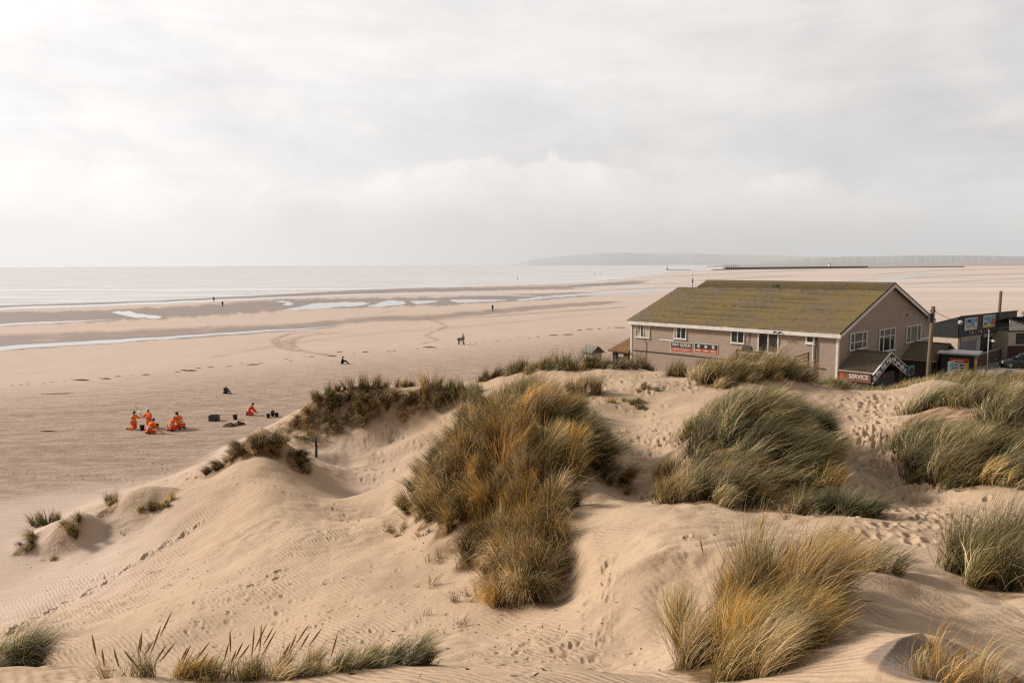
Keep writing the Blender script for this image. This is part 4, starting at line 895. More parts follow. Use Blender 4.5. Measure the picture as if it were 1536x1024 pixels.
def build_cafe():
    # weatherboard walls, real overlapping boards
    b = MB(); st = .165; nb = int(EZ / st) + 1
    def strip(p, q, z0, z1, nx, ny):           # one board from p to q (xy), outset at its foot
        o = .022
        b.add([(p[0]+nx*o, p[1]+ny*o, z0), (q[0]+nx*o, q[1]+ny*o, z0), (q[0], q[1], z1), (p[0], p[1], z1), (p[0], p[1], z0), (q[0], q[1], z0)], [(0,1,2,3),(4,5,1,0)])
    z = .55
    while z < EZ - .02:
        z1 = min(z + st, EZ - .02)
        strip((0, 0), (0, LL), z, z1, -1, 0); strip((2*HW, 0), (2*HW, LL), z, z1, 1, 0); strip((0, LL), (2*HW, LL), z, z1, 0, 1); z = z1
    z = .55
    while z < RZ - .12:
        z1 = min(z + st, RZ - .1)
        ins = max(0, (z1 - EZ) / SL); strip((ins, 0), (2*HW - ins, 0), z, z1, 0, -1)
        if z1 > LZ: strip((ins, L1), (2*HW - ins, L1), z, z1, 0, 1)
        z = z1
    b.build('wall', CLAD, CAFE)
    b = MB(); b.box((.03, .03, -.4), (2*HW - .03, LL - .03, .54)); b.build('plinth', CONC, CAFE)
    # tiled roof: courses that overlap like tiles
    b = MB(); n = 20; ov = .38
    def slope(x0, x1, y0, y1, n):
        for i in range(n):
            a = x0 + (x1 - x0) * i / n; c = x0 + (x1 - x0) * (i + 1) / n
            za, zc = roofz(a), roofz(c); t = .13; ys = np.linspace(y0, y1, 60)
            for k in range(59):                # each course a row of tiles with a little unevenness
                ja = random.uniform(-.012, .012)
                if x1 > x0: b.add([(a, ys[k], za + .10 + t + ja), (a, ys[k+1], za + .10 + t + ja), (c, ys[k+1], zc + .10), (c, ys[k], zc + .10), (a, ys[k], za + .08), (a, ys[k+1], za + .08)], [(0,3,2,1),(4,0,1,5)])
    slope(-ov, LX, -.28, L1 - .02, n); slope(LX, HW, -.28, L1 + .14, 5); slope(-ov, LX, L1 - .02, LL + .22, n)
    b.add([(HW, -.28, RZ + .1), (2*HW + ov, -.28, roofz(2*HW + ov) + .1), (2*HW + ov, L1 + .14, roofz(2*HW + ov) + .1), (HW, L1 + .14, RZ + .1)], [(0,1,2,3)])
    b.add([(LX, L1, LZ + .1), (LX, LL + .22, LZ + .1), (2*LX, LL + .22, EZ + .06), (2*LX, L1, EZ + .06)], [(0,1,2,3)])
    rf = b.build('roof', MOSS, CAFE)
    b = MB(); b.bar((HW, -.28, RZ + .16), (HW, L1 + .14, RZ + .16), .24, .10); b.bar((LX, L1 + .2, LZ + .14), (LX, LL + .22, LZ + .14), .22, .08); b.build('ridge_tiles', TILE, rf)
    p = fw(1147, 431); b = MB(); vx, vy = 8.55, 9.7; b.slab([(vx-.16, vy-.22, roofz(vx-.16)+.17), (vx-.16, vy+.22, roofz(vx-.16)+.17), (vx+.16, vy+.22, roofz(vx+.16)+.17), (vx+.16, vy-.22, roofz(vx+.16)+.17)], (0, 0, .12)); b.build('roof_vent', DARKW, rf)
    # white gutter board, barge boards, corner posts
    b = MB(); b.box((-ov, -.30, EZ - .36), (-ov + .06, LL + .22, roofz(-ov) + .13)); b.box((-ov + .06, -.26, EZ - .32), (-.01, LL + .2, EZ - .27)); b.build('fascia', WHITE, CAFE)
    for sgn in (0, 1):
        b = MB(); xs = -ov if sgn == 0 else 2*HW + ov; z0 = roofz(-ov)
        b.slab([(xs, -.34, z0 - .24), (HW, -.34, RZ - .20), (HW, -.34, RZ + .075), (xs, -.34, z0 + .045)], (0, .05, 0)); b.build('barge_board', WHITE, CAFE)
        b = MB(); b.slab([(xs, -.36, z0 + .05), (HW, -.36, RZ + .08), (HW, -.36, RZ + .17), (xs, -.36, z0 + .14)], (0, .08, 0)); b.build('verge_trim', DARKW, CAFE)
    b = MB(); b.box((-.05, -.06, .2), (.16, -.005, EZ - .1)); b.box((-.06, -.055, .2), (-.005, .12, EZ - .1)); b.build('corner_post', WHITE, CAFE)
    b = MB(); b.box((2*HW - .16, -.06, .2), (2*HW + .05, -.005, EZ - .1)); b.build('corner_post', WHITE, CAFE)
    b = MB(); b.box((-.055, LL - .14, .2), (-.005, LL + .05, EZ - .3)); b.build('corner_post', WHITE, CAFE)
    # windows
    def window(ax, p, q, rows, name='window', fr=.085, panes=None, mats=None):
        """ax 0: front wall (plane X=0), 1: gable wall (plane Y=0). p,q: pixel corners (left top, right bottom)"""
        f = fw if ax == 0 else gw
        A = f(*p); B = f(*q); k = 1 if ax == 0 else 0
        s0, s1 = sorted((A[k], B[k])); z0, z1 = sorted((A.z, B.z))
        def bx(b, u0, u1, a0, a1, d0, d1):
            if ax == 0: b.box((-d1, u0, a0), (-d0, u1, a1))
            else: b.box((u0, -d1, a0), (u1, -d0, a1))
        b = MB(); fv = fr; fu = fr * (2.0 if ax else 1.0)
        bx(b, s0, s1, z0, z0 + fv, .03, .09); bx(b, s0, s1, z1 - fv, z1, .03, .09); bx(b, s0, s0 + fu, z0 + fv, z1 - fv, .03, .09); bx(b, s1 - fu, s1, z0 + fv, z1 - fv, .03, .09)
        bx(b, s0 - .05, s1 + .05, z0 - .06, z0 - .003, .02, .13)
        fo = None; cells = []
        us = [s0 + fu]; 
        for r_ in panes: us.append(us[0] + (s1 - s0 - 2 * fu) * r_)
        zs = [z0 + fv] + [z0 + fv + (z1 - z0 - 2 * fv) * r_ for r_ in rows]
        for u in us[1:-1]: bx(b, u - fu * .42, u + fu * .42, z0 + fv, z1 - fv, .032, .085)
        for zz in zs[1:-1]: bx(b, us[0], us[-1], zz - fv * .42, zz + fv * .42, .034, .082)
        fo = b.build(name, WHITE, CAFE)
        ii = 0
        for i in range(len(us) - 1):
            for j in range(len(zs) - 1):
                g = MB(); bx(g, us[i] + .005, us[i+1] - .005, zs[j] + .005, zs[j+1] - .005, .026, .040)
                g.build('pane', (mats or [GLASS])[ii % len(mats or [1])], fo); ii += 1
        return fo
    window(0, (953.5, 484.5), (975, 507), [1.0], panes=[.42, .62, 1.0], mats=[CURTAIN, CURTAIN, GLASS] if False else [CURTAIN, GLASS, CURTAIN])
    window(0, (1011.5, 488), (1030, 509), [1.0], panes=[.42, .80, 1.0], mats=[GLASS, GLASS, CURTAIN])
    window(0, (1097, 494.5), (1117, 515.5), [1.0], panes=[.5, 1.0])
    window(0, (1209, 501.5), (1222.5, 516), [1.0], panes=[1.0], fr=.14)
    d = window(0, (1137.5, 497.5), (1168, 531), [1.0], name='sliding_door', panes=[.5, 1.0], fr=.11)
    window(1, (1274.3, 499.5), (1299, 521), [.42, 1.0], panes=[.22, .74, 1.0])
    window(1, (1318, 494), (1341, 524), [.68, 1.0], panes=[.26, .70, 1.0])
    window(1, (1359, 489), (1380, 510), [1.0], panes=[.25, .74, 1.0])
    # pipes, lamps, cables
    p = fw(1225, 508); q = fw(1225, 545); b = MB(); b.tube((-.10, p.y, p.z), (-.10, p.y, .3), .05, n=8); b.tube((-.10, p.y, p.z), (-.03, p.y, p.z + .12), .05, n=8); b.build('downpipe', DARKW, CAFE, True)
    p = fw(1222.5, 516); b = MB(); b.tube((-.09, p.y + .1, EZ - .35), (-.09, p.y + .1, .3), .04, n=8); b.build('downpipe', WHITE, CAFE, True)
    for px in (1166.5, 1174.5):
        p = fw(px, 496); b = MB(); b.box((-.56, p.y - .05, EZ - .20), (-.40, p.y + .05, EZ - .13)); b.lathe([(.03, 0), (.09, -.1), (.10, -.16)], (-.58, p.y, EZ - .10), 10); b.build('security_lamp', BLACK, CAFE)
    p = fw(1127, 498); q = fw(1121, 526); b = MB(); b.path([(-.05, p.y, p.z), (-.06, (p.y+q.y)/2 + .05, (p.z+q.z)/2), (-.05, q.y, q.z)], .018); b.build('cable', BLACK, CAFE)
    p = fw(966, 508); q = fw(969, 545); b = MB(); b.path([(-.05, p.y, p.z), (-.05, q.y - .05, p.z - .35), (-.05, q.y, q.z)], .02); b.build('cable', BLACK, CAFE)
    p = fw(990, 508.5); q = fw(1011, 510.5); b = MB(); b.box((-.06, min(p.y, q.y), p.z - .09), (-.03, max(p.y, q.y), p.z + .02)); b.build('pale_strip', WHITE, CAFE)
    p = gw(1360, 472); b = MB(); b.box((p.x - .09, -.12, p.z - .06), (p.x + .09, -.03, p.z + .06)); b.build('alarm_box', DARKW, CAFE)
    p = gw(1380, 508); b = MB(); b.box((p.x, -.06, p.z - .12), (2*HW - .2, -.03, p.z + .05)); b.build('pale_strip', WHITE, CAFE)
    b = MB(); b.box((-.07, .9, 2.9), (-.025, LL - .3, 2.98)); b.build('plinth_rail', DARKW, CAFE)
    # porches on the gable side
    def porch(x0, x1, ez, rz, p, front, tilem, nm):
        r = empty(nm, (0, 0, 0)); r.parent = CAFE
        xm = (x0 + x1) / 2; b = MB()
        for side in (-1, 1):
            xe = x0 - .15 if side < 0 else x1 + .15; n = 26
            ys = np.linspace(-.05, -p, n + 1)
            for k in range(n):          # pantile rolls running down the slope
                ya, yb = ys[k], ys[k+1]; ym = (ya + yb) / 2; h = .05
                for (u, v2, du, dv) in ((ya, ym, 0, h), (ym, yb, h, 0)):
                    q4 = [(xe, u, ez + du), (xe, v2, ez + dv), (xm, v2, rz + dv), (xm, u, rz + du)]
                    b.add(q4, [(0,1,2,3) if side < 0 else (3,2,1,0)])
        b.bar((xm, -.05, rz + .06), (xm, -p - .02, rz + .06), .2, .09)
        o = b.build('tiled_roof', tilem, r)
        for sx in (x0 - .17, x1 + .17): b = MB(); b.bar((sx, -.05, ez - .06), (sx, -p, ez - .06), .05, .12); b.build('eaves_board', CONC, r)
        for sx in (x0, x1 - .08): b = MB(); b.box((sx, -p + .25, -.3), (sx + .08, -.05, ez - .12)); b.build('side_wall', DARKW, r)
        for sx in (x0 + .06, x1 - .06):
            b = MB(); b.box((sx - .06, -p + .02, -.3), (sx + .06, -p + .14, ez - .12)); b.build('porch_post', DARKW, r)
        return r, xm
    r, xm = porch(.1, 5.95, 3.02, 4.20, 2.65, 0, TILE, 'entrance_porch')
    W_ = .62
    for side in (-1, 1):                 # painted boards with pale oval stones
        xe = -.25 if side < 0 else 6.3; b = MB()
        b.slab([(xe, -2.70, 2.86), (xm, -2.70, 4.22), (xm, -2.70, 4.22 - W_), (xe - side * .02, -2.70, 2.86 - W_)], (0, -.05, 0)); bb = b.build('painted_gable_board', NAVY, r)
        b = MB(); b.bar((xe, -2.735, 2.89), (xm, -2.735, 4.25), .12, .05); b.build('edge_strip', WHITE, bb); b = MB(); b.bar((xe, -2.735, 2.86 - W_), (xm, -2.735, 4.22 - W_), .10, .05); b.build('edge_strip', WHITE, bb)
        for i in range(7):
            t = (i + .6) / 7.2; x = xe + (xm - xe) * t; z = 2.86 + (4.22 - 2.86) * t - W_ / 2 + (.05 if i % 2 else -.06)
            b = MB(); w_, h_ = random.uniform(.17, .26), random.uniform(.13, .21); vs = [(x + w_ * math.cos(a) * (1 + .12 * math.sin(2.3 * a + i)), -2.757, z + h_ * math.sin(a)) for a in np.linspace(0, 2 * math.pi, 14, endpoint=False)]
            b.slab(vs, (0, -.012, 0)); b.build('painted_stone', PALE, bb)
    b = MB(); b.box((.02, -2.5, 2.2), (.095, -.1, 2.85)); pn = b.build('service_board', mat('faded_red_board', (.13, .045, .03), (.20, .09, .06), 1.2, .6), r)
    text('SERVICE', .46, WHITE, r, (.005, -1.62, 2.58), (R(90), 0, R(-90)), sx=.86)
    b = MB(); b.box((.005, -.52, 2.30), (.018, -.18, 2.80)); b.build('orange_emblem', ORANGEP, r)
    b = MB(); b.box((1.2, -2.4, -.2), (4.9, -2.36, 2.7)); b.build('doorway', BLACK, r)
    b = MB(); b.box((2.3, -2.47, 2.35), (3.1, -2.42, 2.62)); b.build('red_sign', mat('dim_red', (.12, .018, .012), None, 3, .6), r)
    r, xm = porch(12.9, 18.2, 2.74, 3.95, 2.9, 0, TILE, 'kiosk_porch')
    b = MB(); b.slab([(12.95, -2.62, 2.72), (xm, -2.62, 3.82), (18.15, -2.62, 2.72)], (0, .05, 0)); b.build('gable_panel', CREAM, r)
    for side in (-1, 1):
        xe = 12.6 if side < 0 else 18.5; b = MB(); b.bar((xe, -2.94, 2.72), (xm, -2.94, 4.0), .06, .2); b.build('barge_board', BROWNW, r)
    b = MB(); b.box((12.98, -2.6, -.2), (18.1, -2.55, 2.70)); b.build('front_wall', DARKW, r)
    # brown hipped annexe at the seaward end
    r = empty('seaward_annexe', (0, LL, 0)); r.parent = CAFE
    b = MB(); A = (-.25, .08, 2.75); B_ = (-.25, 2.6, 2.75); T = (2.2, .08, 4.75); B2 = (7, 2.6, 2.75); T2 = (7, .08, 4.75)
    b.add([A, B_, T, B2, T2, (A[0], A[1], 2.62), (B_[0], B_[1], 2.62), (B2[0], B2[1], 2.62)], [(0,1,2),(1,3,4,2),(0,5,6,1),(1,6,7,3)]); b.build('hipped_roof', FELT, r)
    b = MB(); b.box((.1, .08, -.3), (.16, 2.3, 2.6)); b.box((.16, 2.24, -.3), (6.9, 2.3, 2.6)); b.build('side_wall', DARKW, r)
    b = MB(); b.box((.02, .9, 2.2), (.09, 1.5, 2.5)); b.build('white_plate', WHITE, r)
    for y in (.4, 1.1, 1.9):
        b = MB(); b.box((.03, y - .05, -.3), (.095, y + .05, 2.6)); b.build('timber_post', BROWNW, r)
build_cafe()
def child_of_cafe_world(o):   # place a free-standing thing using cafe-aligned coordinates
    o.matrix_world = CMW @ o.matrix_world
# antenna on the roof
a = tag(bpy.data.objects.new('antenna_mast', None), 'thin dark antenna mast standing on the left end of the cafe roof', 'antenna'); COL.objects.link(a)
a.matrix_world = CMW @ Matrix.Translation((LX - .3, L1 + .25, LZ))
b = MB(); b.tube((0, 0, -.1), (0, 0, 1.15), .03); b.tube((0, 0, 1.1), (0, 0, 2.1), .012); b.build('mast', STEEL, a, True)
b = MB(); b.tube((0, 0, .65), (0, 0, 1.05), .055); b.build('antenna_cap', BLACK, a, True)
b = MB(); b.tube((-.12, 0, .35), (.12, 0, .35), .012); b.build('crossbar', STEEL, a)
# signs on the front wall
def sign_board(px0, py0, px1, py1, label):
    A = fw(px0, py0); B = fw(px1, py1); y0, y1 = sorted((A.y, B.y)); z1, z0 = A.z, B.z
    s = tag(bpy.data.objects.new('sign_board', None), label, 'sign'); COL.objects.link(s); s.matrix_world = CMW @ Matrix.Translation((-.03, (y0 + y1) / 2, z0))
    w = (y1 - y0) / 2; h = z1 - z0
    b = MB(); b.box((-.02, -w, 0), (0, w, h)); b.build('backing', WHITE, s)
    b = MB(); b.box((-.032, -w + .05, h * .46), (-.022, w - .05, h - .05)); b.build('black_panel', BLACK, s)
    b = MB(); b.box((-.032, -w + .05, .05), (-.022, w - .05, h * .455)); b.build('orange_panel', ORANGEP, s)
    return s, w, h
A_ = fw(1007, 512); B_ = fw(1039, 527)
s, w, h = sign_board(1006.5, 511.5, 1039, 530.0, 'black and orange WHY QUEUE? sign on the cafe front wall')
text('WHY QUEUE?', h * .40, WHITE, s, (-.036, 0, h * .70), (R(90), 0, R(-90)), sx=2 * w * .86 / (h * .40 * 6.2))
text('ORDER & COLLECT', h * .22, PALE, s, (-.036, 0, h * .27), (R(90), 0, R(-90)), sx=2 * w * .80 / (h * .22 * 9.2))
b = MB(); b.box((-.040, w * .05, .10), (-.034, w - .1, h * .16)); b.build('red_stripe', RED, s)
s, w, h = sign_board(1042, 514.0, 1077, 532.0, 'black and orange sign with three white round cups on the cafe front wall')
for y in (-.62, 0, .62):
    b = MB(); b.slab([(-.034, y * w + w * .12 * math.cos(t), h * .70 + h * .17 * math.sin(t)) for t in np.linspace(0, 2 * math.pi, 16, endpoint=False)], (-.008, 0, 0)); b.build('white_disc', PALE, s)
    b = MB(); b.box((-.036, y * w - w * .2, h * .24), (-.033, y * w + w * .2, h * .33)); b.build('pale_text_line', PALE, s)
    b = MB(); b.slab([(-.043, y * w + w * .035 * math.cos(t), h * .70 + h * .08 * math.sin(t)) for t in np.linspace(0, 2 * math.pi, 10, endpoint=False)], (-.004, 0, 0)); b.build('disc_mark', GREYP, s)
# patio railings
def railing(px0, py0, px1, py1, h, label, off, tilt=0):
    A = fw(px0, py0, off); B = fw(px1, py1, off); g = empty('patio_railing', (0, 0, 0), 0, label, 'railing')
    g.matrix_world = CMW @ Matrix.Translation((off, A.y, A.z - h)); L_ = B.y - A.y; dz = B.z - A.z
    n = max(2, int(abs(L_) / 1.3) + 1)
    for i in range(n):
        t = i / (n - 1); b = MB(); b.box((-.05, L_ * t - .05, -1.6), (.05, L_ * t + .05, h + dz * t)); b.build('post', BROWNW, g)
    for z in (.35, .62, .9):
        b = MB(); b.bar((-.07, 0, h * z), (-.07, L_, h * z + dz), .04, .14); b.build('rail', BROWNW, g)
    return g
railing(1105.5, 523.5, 1148, 527, 1.0, 'dark timber patio railing left of the sliding door', -2.6)
railing(1193, 534, 1213, 528, .9, 'slanting dark timber railing right of the sliding door', -2.4)
p = fw(1121, 523, -2.6); o = empty('camping_stove', (0, 0, 0), 0, 'black lidded box resting on the patio railing', 'box'); o.matrix_world = CMW @ Matrix.Translation((-2.6, p.y, p.z - .12))
b = MB(); b.box((-.2, -.42, 0), (.2, .42, .18)); b.build('box_body', BLACKP, o, bevel=.03); b = MB(); b.slab([(-.18, -.4, .185), (-.18, .4, .185), (0, .34, .34), (0, -.34, .34)], (.16, 0, 0)); b.build('lid', BLACKP, o)
o.name = 'lidded_box'

# ================================================================== things at the gable end
def board_thing(name, px, py, d, w, h, label, cat, rot=R(43.2)):
    c = W(px, py, d); g = empty(name, (c.x, c.y, 0), rot, label, cat); return g, c
g, c = board_thing('mural_board', 1366.5, 555.5, 63.5, 1.5, .8, 'blue board painted with an orange oval between the two porches', 'sign')
b = MB(); b.box((-.75, -.03, c.z - .42), (.75, .03, c.z + .42)); b.build('blue_panel', TEAL, g)
b = MB(); b.slab([(.48 * math.cos(t), -.04, c.z - .05 + .25 * math.sin(t)) for t in np.linspace(0, 2*math.pi, 20, endpoint=False)], (0, -.01, 0)); b.build('dark_oval', BLACK, g)
b = MB(); b.slab([(.34 * math.cos(t) * (1 + .15 * math.sin(3*t)), -.055, c.z - .07 + .17 * math.sin(t)) for t in np.linspace(0, 2*math.pi, 20, endpoint=False)], (0, -.01, 0)); b.build('orange_oval', ORANGEP, g)
for sx in (-.6, .6): b = MB(); b.box((sx - .04, .035, -.2), (sx + .04, .1, c.z + .4)); b.build('leg', DARKW, g)
g, c = board_thing('advert_board', 1426.5, 551, 58, .6, 1, 'white and teal upright board in front of the kiosk', 'sign', R(20))
b = MB(); b.box((-.32, -.03, c.z - .5), (.32, .03, c.z + .48)); b.build('white_panel', PALE, g)
b = MB(); b.box((-.12, -.045, c.z - .2), (.29, -.035, c.z + .36)); b.build('teal_picture', TEAL, g)
for sx in (-.28, .28): b = MB(); b.box((sx - .03, .035, -.2), (sx + .03, .08, c.z + .3)); b.build('leg', DARKW, g)
# kiosk with flat pale roof
kc = W(1461, 540, 62); rz = W(1461, 531, 62).z
K = empty('snack_kiosk', (kc.x, kc.y, 0), R(52), 'small black kiosk with a flat pale roof and two red and yellow posters', 'kiosk')
b = MB(); b.box((0, 0, -.2), (2.6, 2.4, rz - .14)); b.build('wall', BLACK, K)
b = MB(); b.box((-.25, -.3, rz - .135), (2.85, 2.7, rz + .02)); b.build('flat_roof', STEEL, K, bevel=.02)
def poster(face, s0, s1, z0, z1, name):
    def bx(a0, a1, b0, b1, d0, d1, m, nm, par):
        b = MB()
        if face == 'x': b.box((-d1, a0, b0), (-d0, a1, b1))
        else: b.box((a0, -d1, b0), (a1, -d0, b1))
        return b.build(nm, m, par)
    p = bx(s0, s1, z0, z1, .002, .03, YELLOW, name, K); w = s1 - s0; h = z1 - z0
    return p, bx, w, h
p, bx, w, h = poster('x', .35, 1.75, rz - 2.05, rz - .45, 'poster')
bx(.37, 1.73, rz - .78, rz - .47, .032, .04, RED, 'red_header', p); bx(.37, 1.73, rz - 2.03, rz - 1.75, .032, .04, RED, 'red_footer', p); bx(.62, 1.55, rz - 1.72, rz - .80, .032, .045, PALE, 'white_panel', p)
bx(.72, 1.48, rz - .68, rz - .58, .042, .05, PALE, 'pale_text_line', p)
for k in range(3): bx(.70, .98, rz - 1.05 - k * .24, rz - .92 - k * .24, .047, .052, NAVY, 'menu_block', p)
for k in range(3): bx(1.12, 1.48, rz - 1.03 - k * .24, rz - .94 - k * .24, .047, .052, GREYP, 'menu_line', p)
p, bx, w, h = poster('y', .35, 1.65, rz - 2.15, rz - .35, 'poster')
bx(.37, 1.63, rz - .62, rz - .37, .032, .04, RED, 'red_header', p); bx(.62, 1.38, rz - 1.55, rz - .95, .032, .045, RED, 'red_block', p); bx(.62, 1.38, rz - 2.12, rz - 1.60, .032, .045, PALE, 'pale_picture', p)
bx(.66, 1.34, rz - .90, rz - .70, .032, .045, PALE, 'pale_text_line', p)
for k in range(2): bx(.70, 1.30, rz - 1.15 - k * .22, rz - 1.06 - k * .22, .047, .052, PALE, 'pale_text_line', p)
# telegraph poles and wire
def pole(px, py, d, h, r, lean, label, fit):
    top = W(px, py, d); g = empty('telegraph_pole', (top.x - lean, top.y, 0), 0, label, 'telegraph pole')
    b = MB(); b.tube((0, 0, -.5), (lean, 0, top.z), r * 1.25, r, 12); b.build('pole', POSTW, g, True)
    if fit:
        b = MB(); b.box((lean - .24, -.14, top.z - 1.0), (lean - .08, .14, top.z - .45)); b.build('junction_box', BLACK, g)
        b = MB(); b.tube((lean - .2, 0, top.z - .28), (lean + .2, 0, top.z - .28), .035); b.build('wire_bracket', BLACK, g)
    return g, Vector((top.x, top.y, top.z))
g, t1 = pole(1400, 459.5, 50, 8, .125, .22, 'brown telegraph pole with a black box near its top, right of the cafe gable', True)
g, t2 = pole(1501.5, 436.5, 86, 8, .15, .16, 'taller bare telegraph pole in front of the black shop', False)
def wire(a, b_, sag, label):
    m = MB(); P = [a.lerp(b_, t) - Vector((0, 0, sag * 4 * t * (1 - t))) for t in np.linspace(0, 1, 14)]; o0 = P[0]
    m.path([p - o0 for p in P], .018, 5); o = m.build('overhead_wire', BLACK); o.location = o0; return tag(o, label, 'wire')
wire(t1 - Vector((0, 0, .3)), W(1536, 482, 74), .9, 'thin overhead wire running right from the telegraph pole')
wire(t1 - Vector((0, 0, .3)), CMW @ Vector((14.2, -.1, 7.0)), .5, 'thin overhead wire running left from the telegraph pole to the cafe gable')
# camera post
c = W(1484, 492, 60); g = empty('camera_post', (c.x, c.y, 0), 0, 'slim grey post carrying a white dome camera by the kiosk', 'camera post')
b = MB(); b.tube((0, 0, -.2), (0, 0, c.z), .045, .04, 8); b.build('post', STEEL, g, True)
b = MB(); zc = W(1488, 511, 60).z; b.tube((0, 0, zc + .06), (.26, -.1, zc + .06), .03, n=6); b.build('arm', WHITE, g); b = MB(); b.lathe([(.02, .08), (.11, .06), (.13, -.02), (.12, -.1)], (.30, -.12, zc), 14); b.build('camera_housing', WHITE, g, True)
b = MB(); b.lathe([(.10, -.101), (.085, -.16), (.04, -.20), (.005, -.21)], (.30, -.12, zc), 12); b.build('camera_dome', BLACKP, g, True)
b = MB(); b.box((-.22, -.04, c.z - .02), (.18, .04, c.z + .05)); b.build('cross_plate', BLACK, g)

# ================================================================== black shop and white chalet
sc_ = W(1437.6, 500, 80); sz = W(1437.6, 475, 80).z; bz = W(1437.6, 506.5, 80).z
SHOP = empty('black_shop', (sc_.x, sc_.y, 0), R(37), 'flat roofed shop with black boarded upper half and cream ground floor', 'shop')
SM = (Matrix.Translation((sc_.x, sc_.y, 0)) @ Matrix.Rotation(R(37), 4, 'Z')).inverted()
sw = lambda px, py, v=0.0: plane_hit(SM, 1, px, py, v)
wd = sw(1524, 480).x
b = MB(); b.box((.02, .02, -.2), (wd - .02, 7, bz)); b.build('ground_floor_wall', CREAM, SHOP)
b = MB()
k = 0; z = bz
while z < sz - .05:
    z1 = min(z + .2, sz); b.add([(-.06, -.10, z), (wd, -.10, z), (wd, -.06, z1), (-.06, -.06, z1)], [(0,1,2,3)]); z = z1
b.add([(-.06, -.10, bz), (wd, -.10, bz), (wd, .02, bz), (-.06, .02, bz)], [(0,1,2,3)])
b.slab([(-.06, 0, bz), (-.06, 7, bz), (-.06, 7, sz - 2.3), (-.06, 0, sz)], (.06, 0, 0)); b.slab([(wd - .06, 0, bz), (wd - .06, 7, bz), (wd - .06, 7, sz - 2.3), (wd - .06, 0, sz)], (.06, 0, 0))
b.build('black_boarding', BLACK, SHOP)
b = MB(); b.add([(-.1, -.12, sz + .02), (wd + .04, -.12, sz + .02), (wd + .04, 7.1, sz - 2.3), (-.1, 7.1, sz - 2.3)], [(0,1,2,3)]); b.build('roof', FELT, SHOP)
b = MB(); b.bar((-.1, -.13, sz + .04), (wd + .04, -.13, sz + .04), .06, .1); b.build('roof_edge', BROWNW, SHOP)
def shopbox(px0, py0, px1, py1, d0, d1, m, nm, par=SHOP):
    A = sw(px0, py0); B = sw(px1, py1); b = MB(); b.box((A.x, -d1, B.z), (B.x, -d0, A.z)); return b.build(nm, m, par)
shopbox(1440.5, 509.5, 1461.5, 560, .0, .05, GREYP, 'roller_shutter'); shopbox(1440, 505.8, 1466, 509.2, .0, .14, CONC, 'shutter_box')
shopbox(1471.5, 503.5, 1484.5, 560, .0, .06, BLACK, 'doorway'); shopbox(1473.5, 500.8, 1491, 503.2, .0, .2, STEEL, 'door_canopy')
wn = shopbox(1496.5, 499.5, 1510.5, 516.5, .0, .06, WHITE, 'window'); shopbox(1498, 501, 1503, 515.5, .062, .075, GLASS, 'pane', wn); shopbox(1503.8, 500.6, 1509.5, 515, .062, .075, GLASS, 'pane', wn)
c = sw(1440.7, 483.5, -.25); b = MB(); b.lathe([(.05, .2), (.2, .15), (.24, 0), (.2, -.15), (.05, -.2)], (c.x, -.25, c.z), 12); b.build('wall_lamp', WHITE, SHOP, True)
def shop_poster(x0, y0, x1, y1, blocks, label):
    A = sw(x0, y0); B = sw(x1, y1); s = tag(bpy.data.objects.new('shop_poster', None), label, 'poster'); COL.objects.link(s)
    s.matrix_world = SM.inverted() @ Matrix.Translation((A.x, -.11, B.z)); w = B.x - A.x; h = A.z - B.z
    b = MB(); b.box((0, -.05, 0), (w, 0, h)); b.build('panel', PALE, s)
    for (u0, v0, u1, v1, m) in blocks:
        b = MB(); b.box((u0 * w, -.062, v0 * h), (u1 * w, -.052, v1 * h)); b.build('printed_block', m, s)
shop_poster(1445.3, 477.3, 1463.2, 493.5, [(.05,.55,.8,.92,BLUEP),(.2,.62,.45,.85,NAVY),(.08,.22,.55,.45,PALE),(.5,.4,.62,.55,ORANGEP),(.25,.03,.6,.12,YELLOW),(.84,.62,.95,.92,RED),(.62,.25,.78,.5,TEAL),(.12,.24,.5,.33,NAVY)], 'colourful poster on the black shop, the one nearer the corner lamp')
shop_poster(1473.0, 473.0, 1489.8, 489.3, [(.0,.0,1.0,.13,YELLOW),(.08,.6,.45,.9,TEAL),(.4,.35,.62,.85,BLUEP),(.66,.2,.95,.7,ORANGEP),(.06,.2,.34,.45,GREYP),(.66,.75,.95,.92,TEAL)], 'colourful poster with a yellow bottom edge on the black shop')
for k in range(7):
    A = sw(1452 + k * 4.3, 499.5 - k * .65); b = MB(); b.box((A.x, -.125, A.z - .13), (A.x + .34, -.108, A.z + (.16 if k % 3 else .26))); b.build('faded_letter', [GREYP, CREAM, RED][k % 3], SHOP)
# white chalet at the edge
cc = W(1513, 500, 84); H_ = empty('white_chalet', (cc.x, cc.y, 0), R(10), 'cream chalet with a white boarded gable and dark roof edge at the right edge', 'building')
zt = W(1513, 479, 84).z; zg = W(1513, 496, 84).z
b = MB(); b.box((0, 0, -.3), (8, 6, zg - .1)); b.build('wall', CREAM, H_)
b = MB(); b.slab([(0, -.05, zg - .05), (0, -.05, zt), (4.2, -.05, zg - .05)], (0, .05, 0)); b.build('white_gable', WHITE, H_)
b = MB(); b.bar((-.2, -.12, zt + .18), (4.6, -.12, zg - .05), .12, .2); b.build('barge_board', DARKW, H_); b = MB(); b.add([(-.3, -.2, zt + .25), (5, -.2, zt + .45), (5, 5, zt - 1.2), (-.3, 5, zt - 1.4)], [(0,1,2,3)]); b.build('roof', DARKW, H_)
b = MB(); b.box((-.05, -.12, zg - .1), (8, -.02, zg + .02)); b.build('sill_beam', BROWNW, H_)
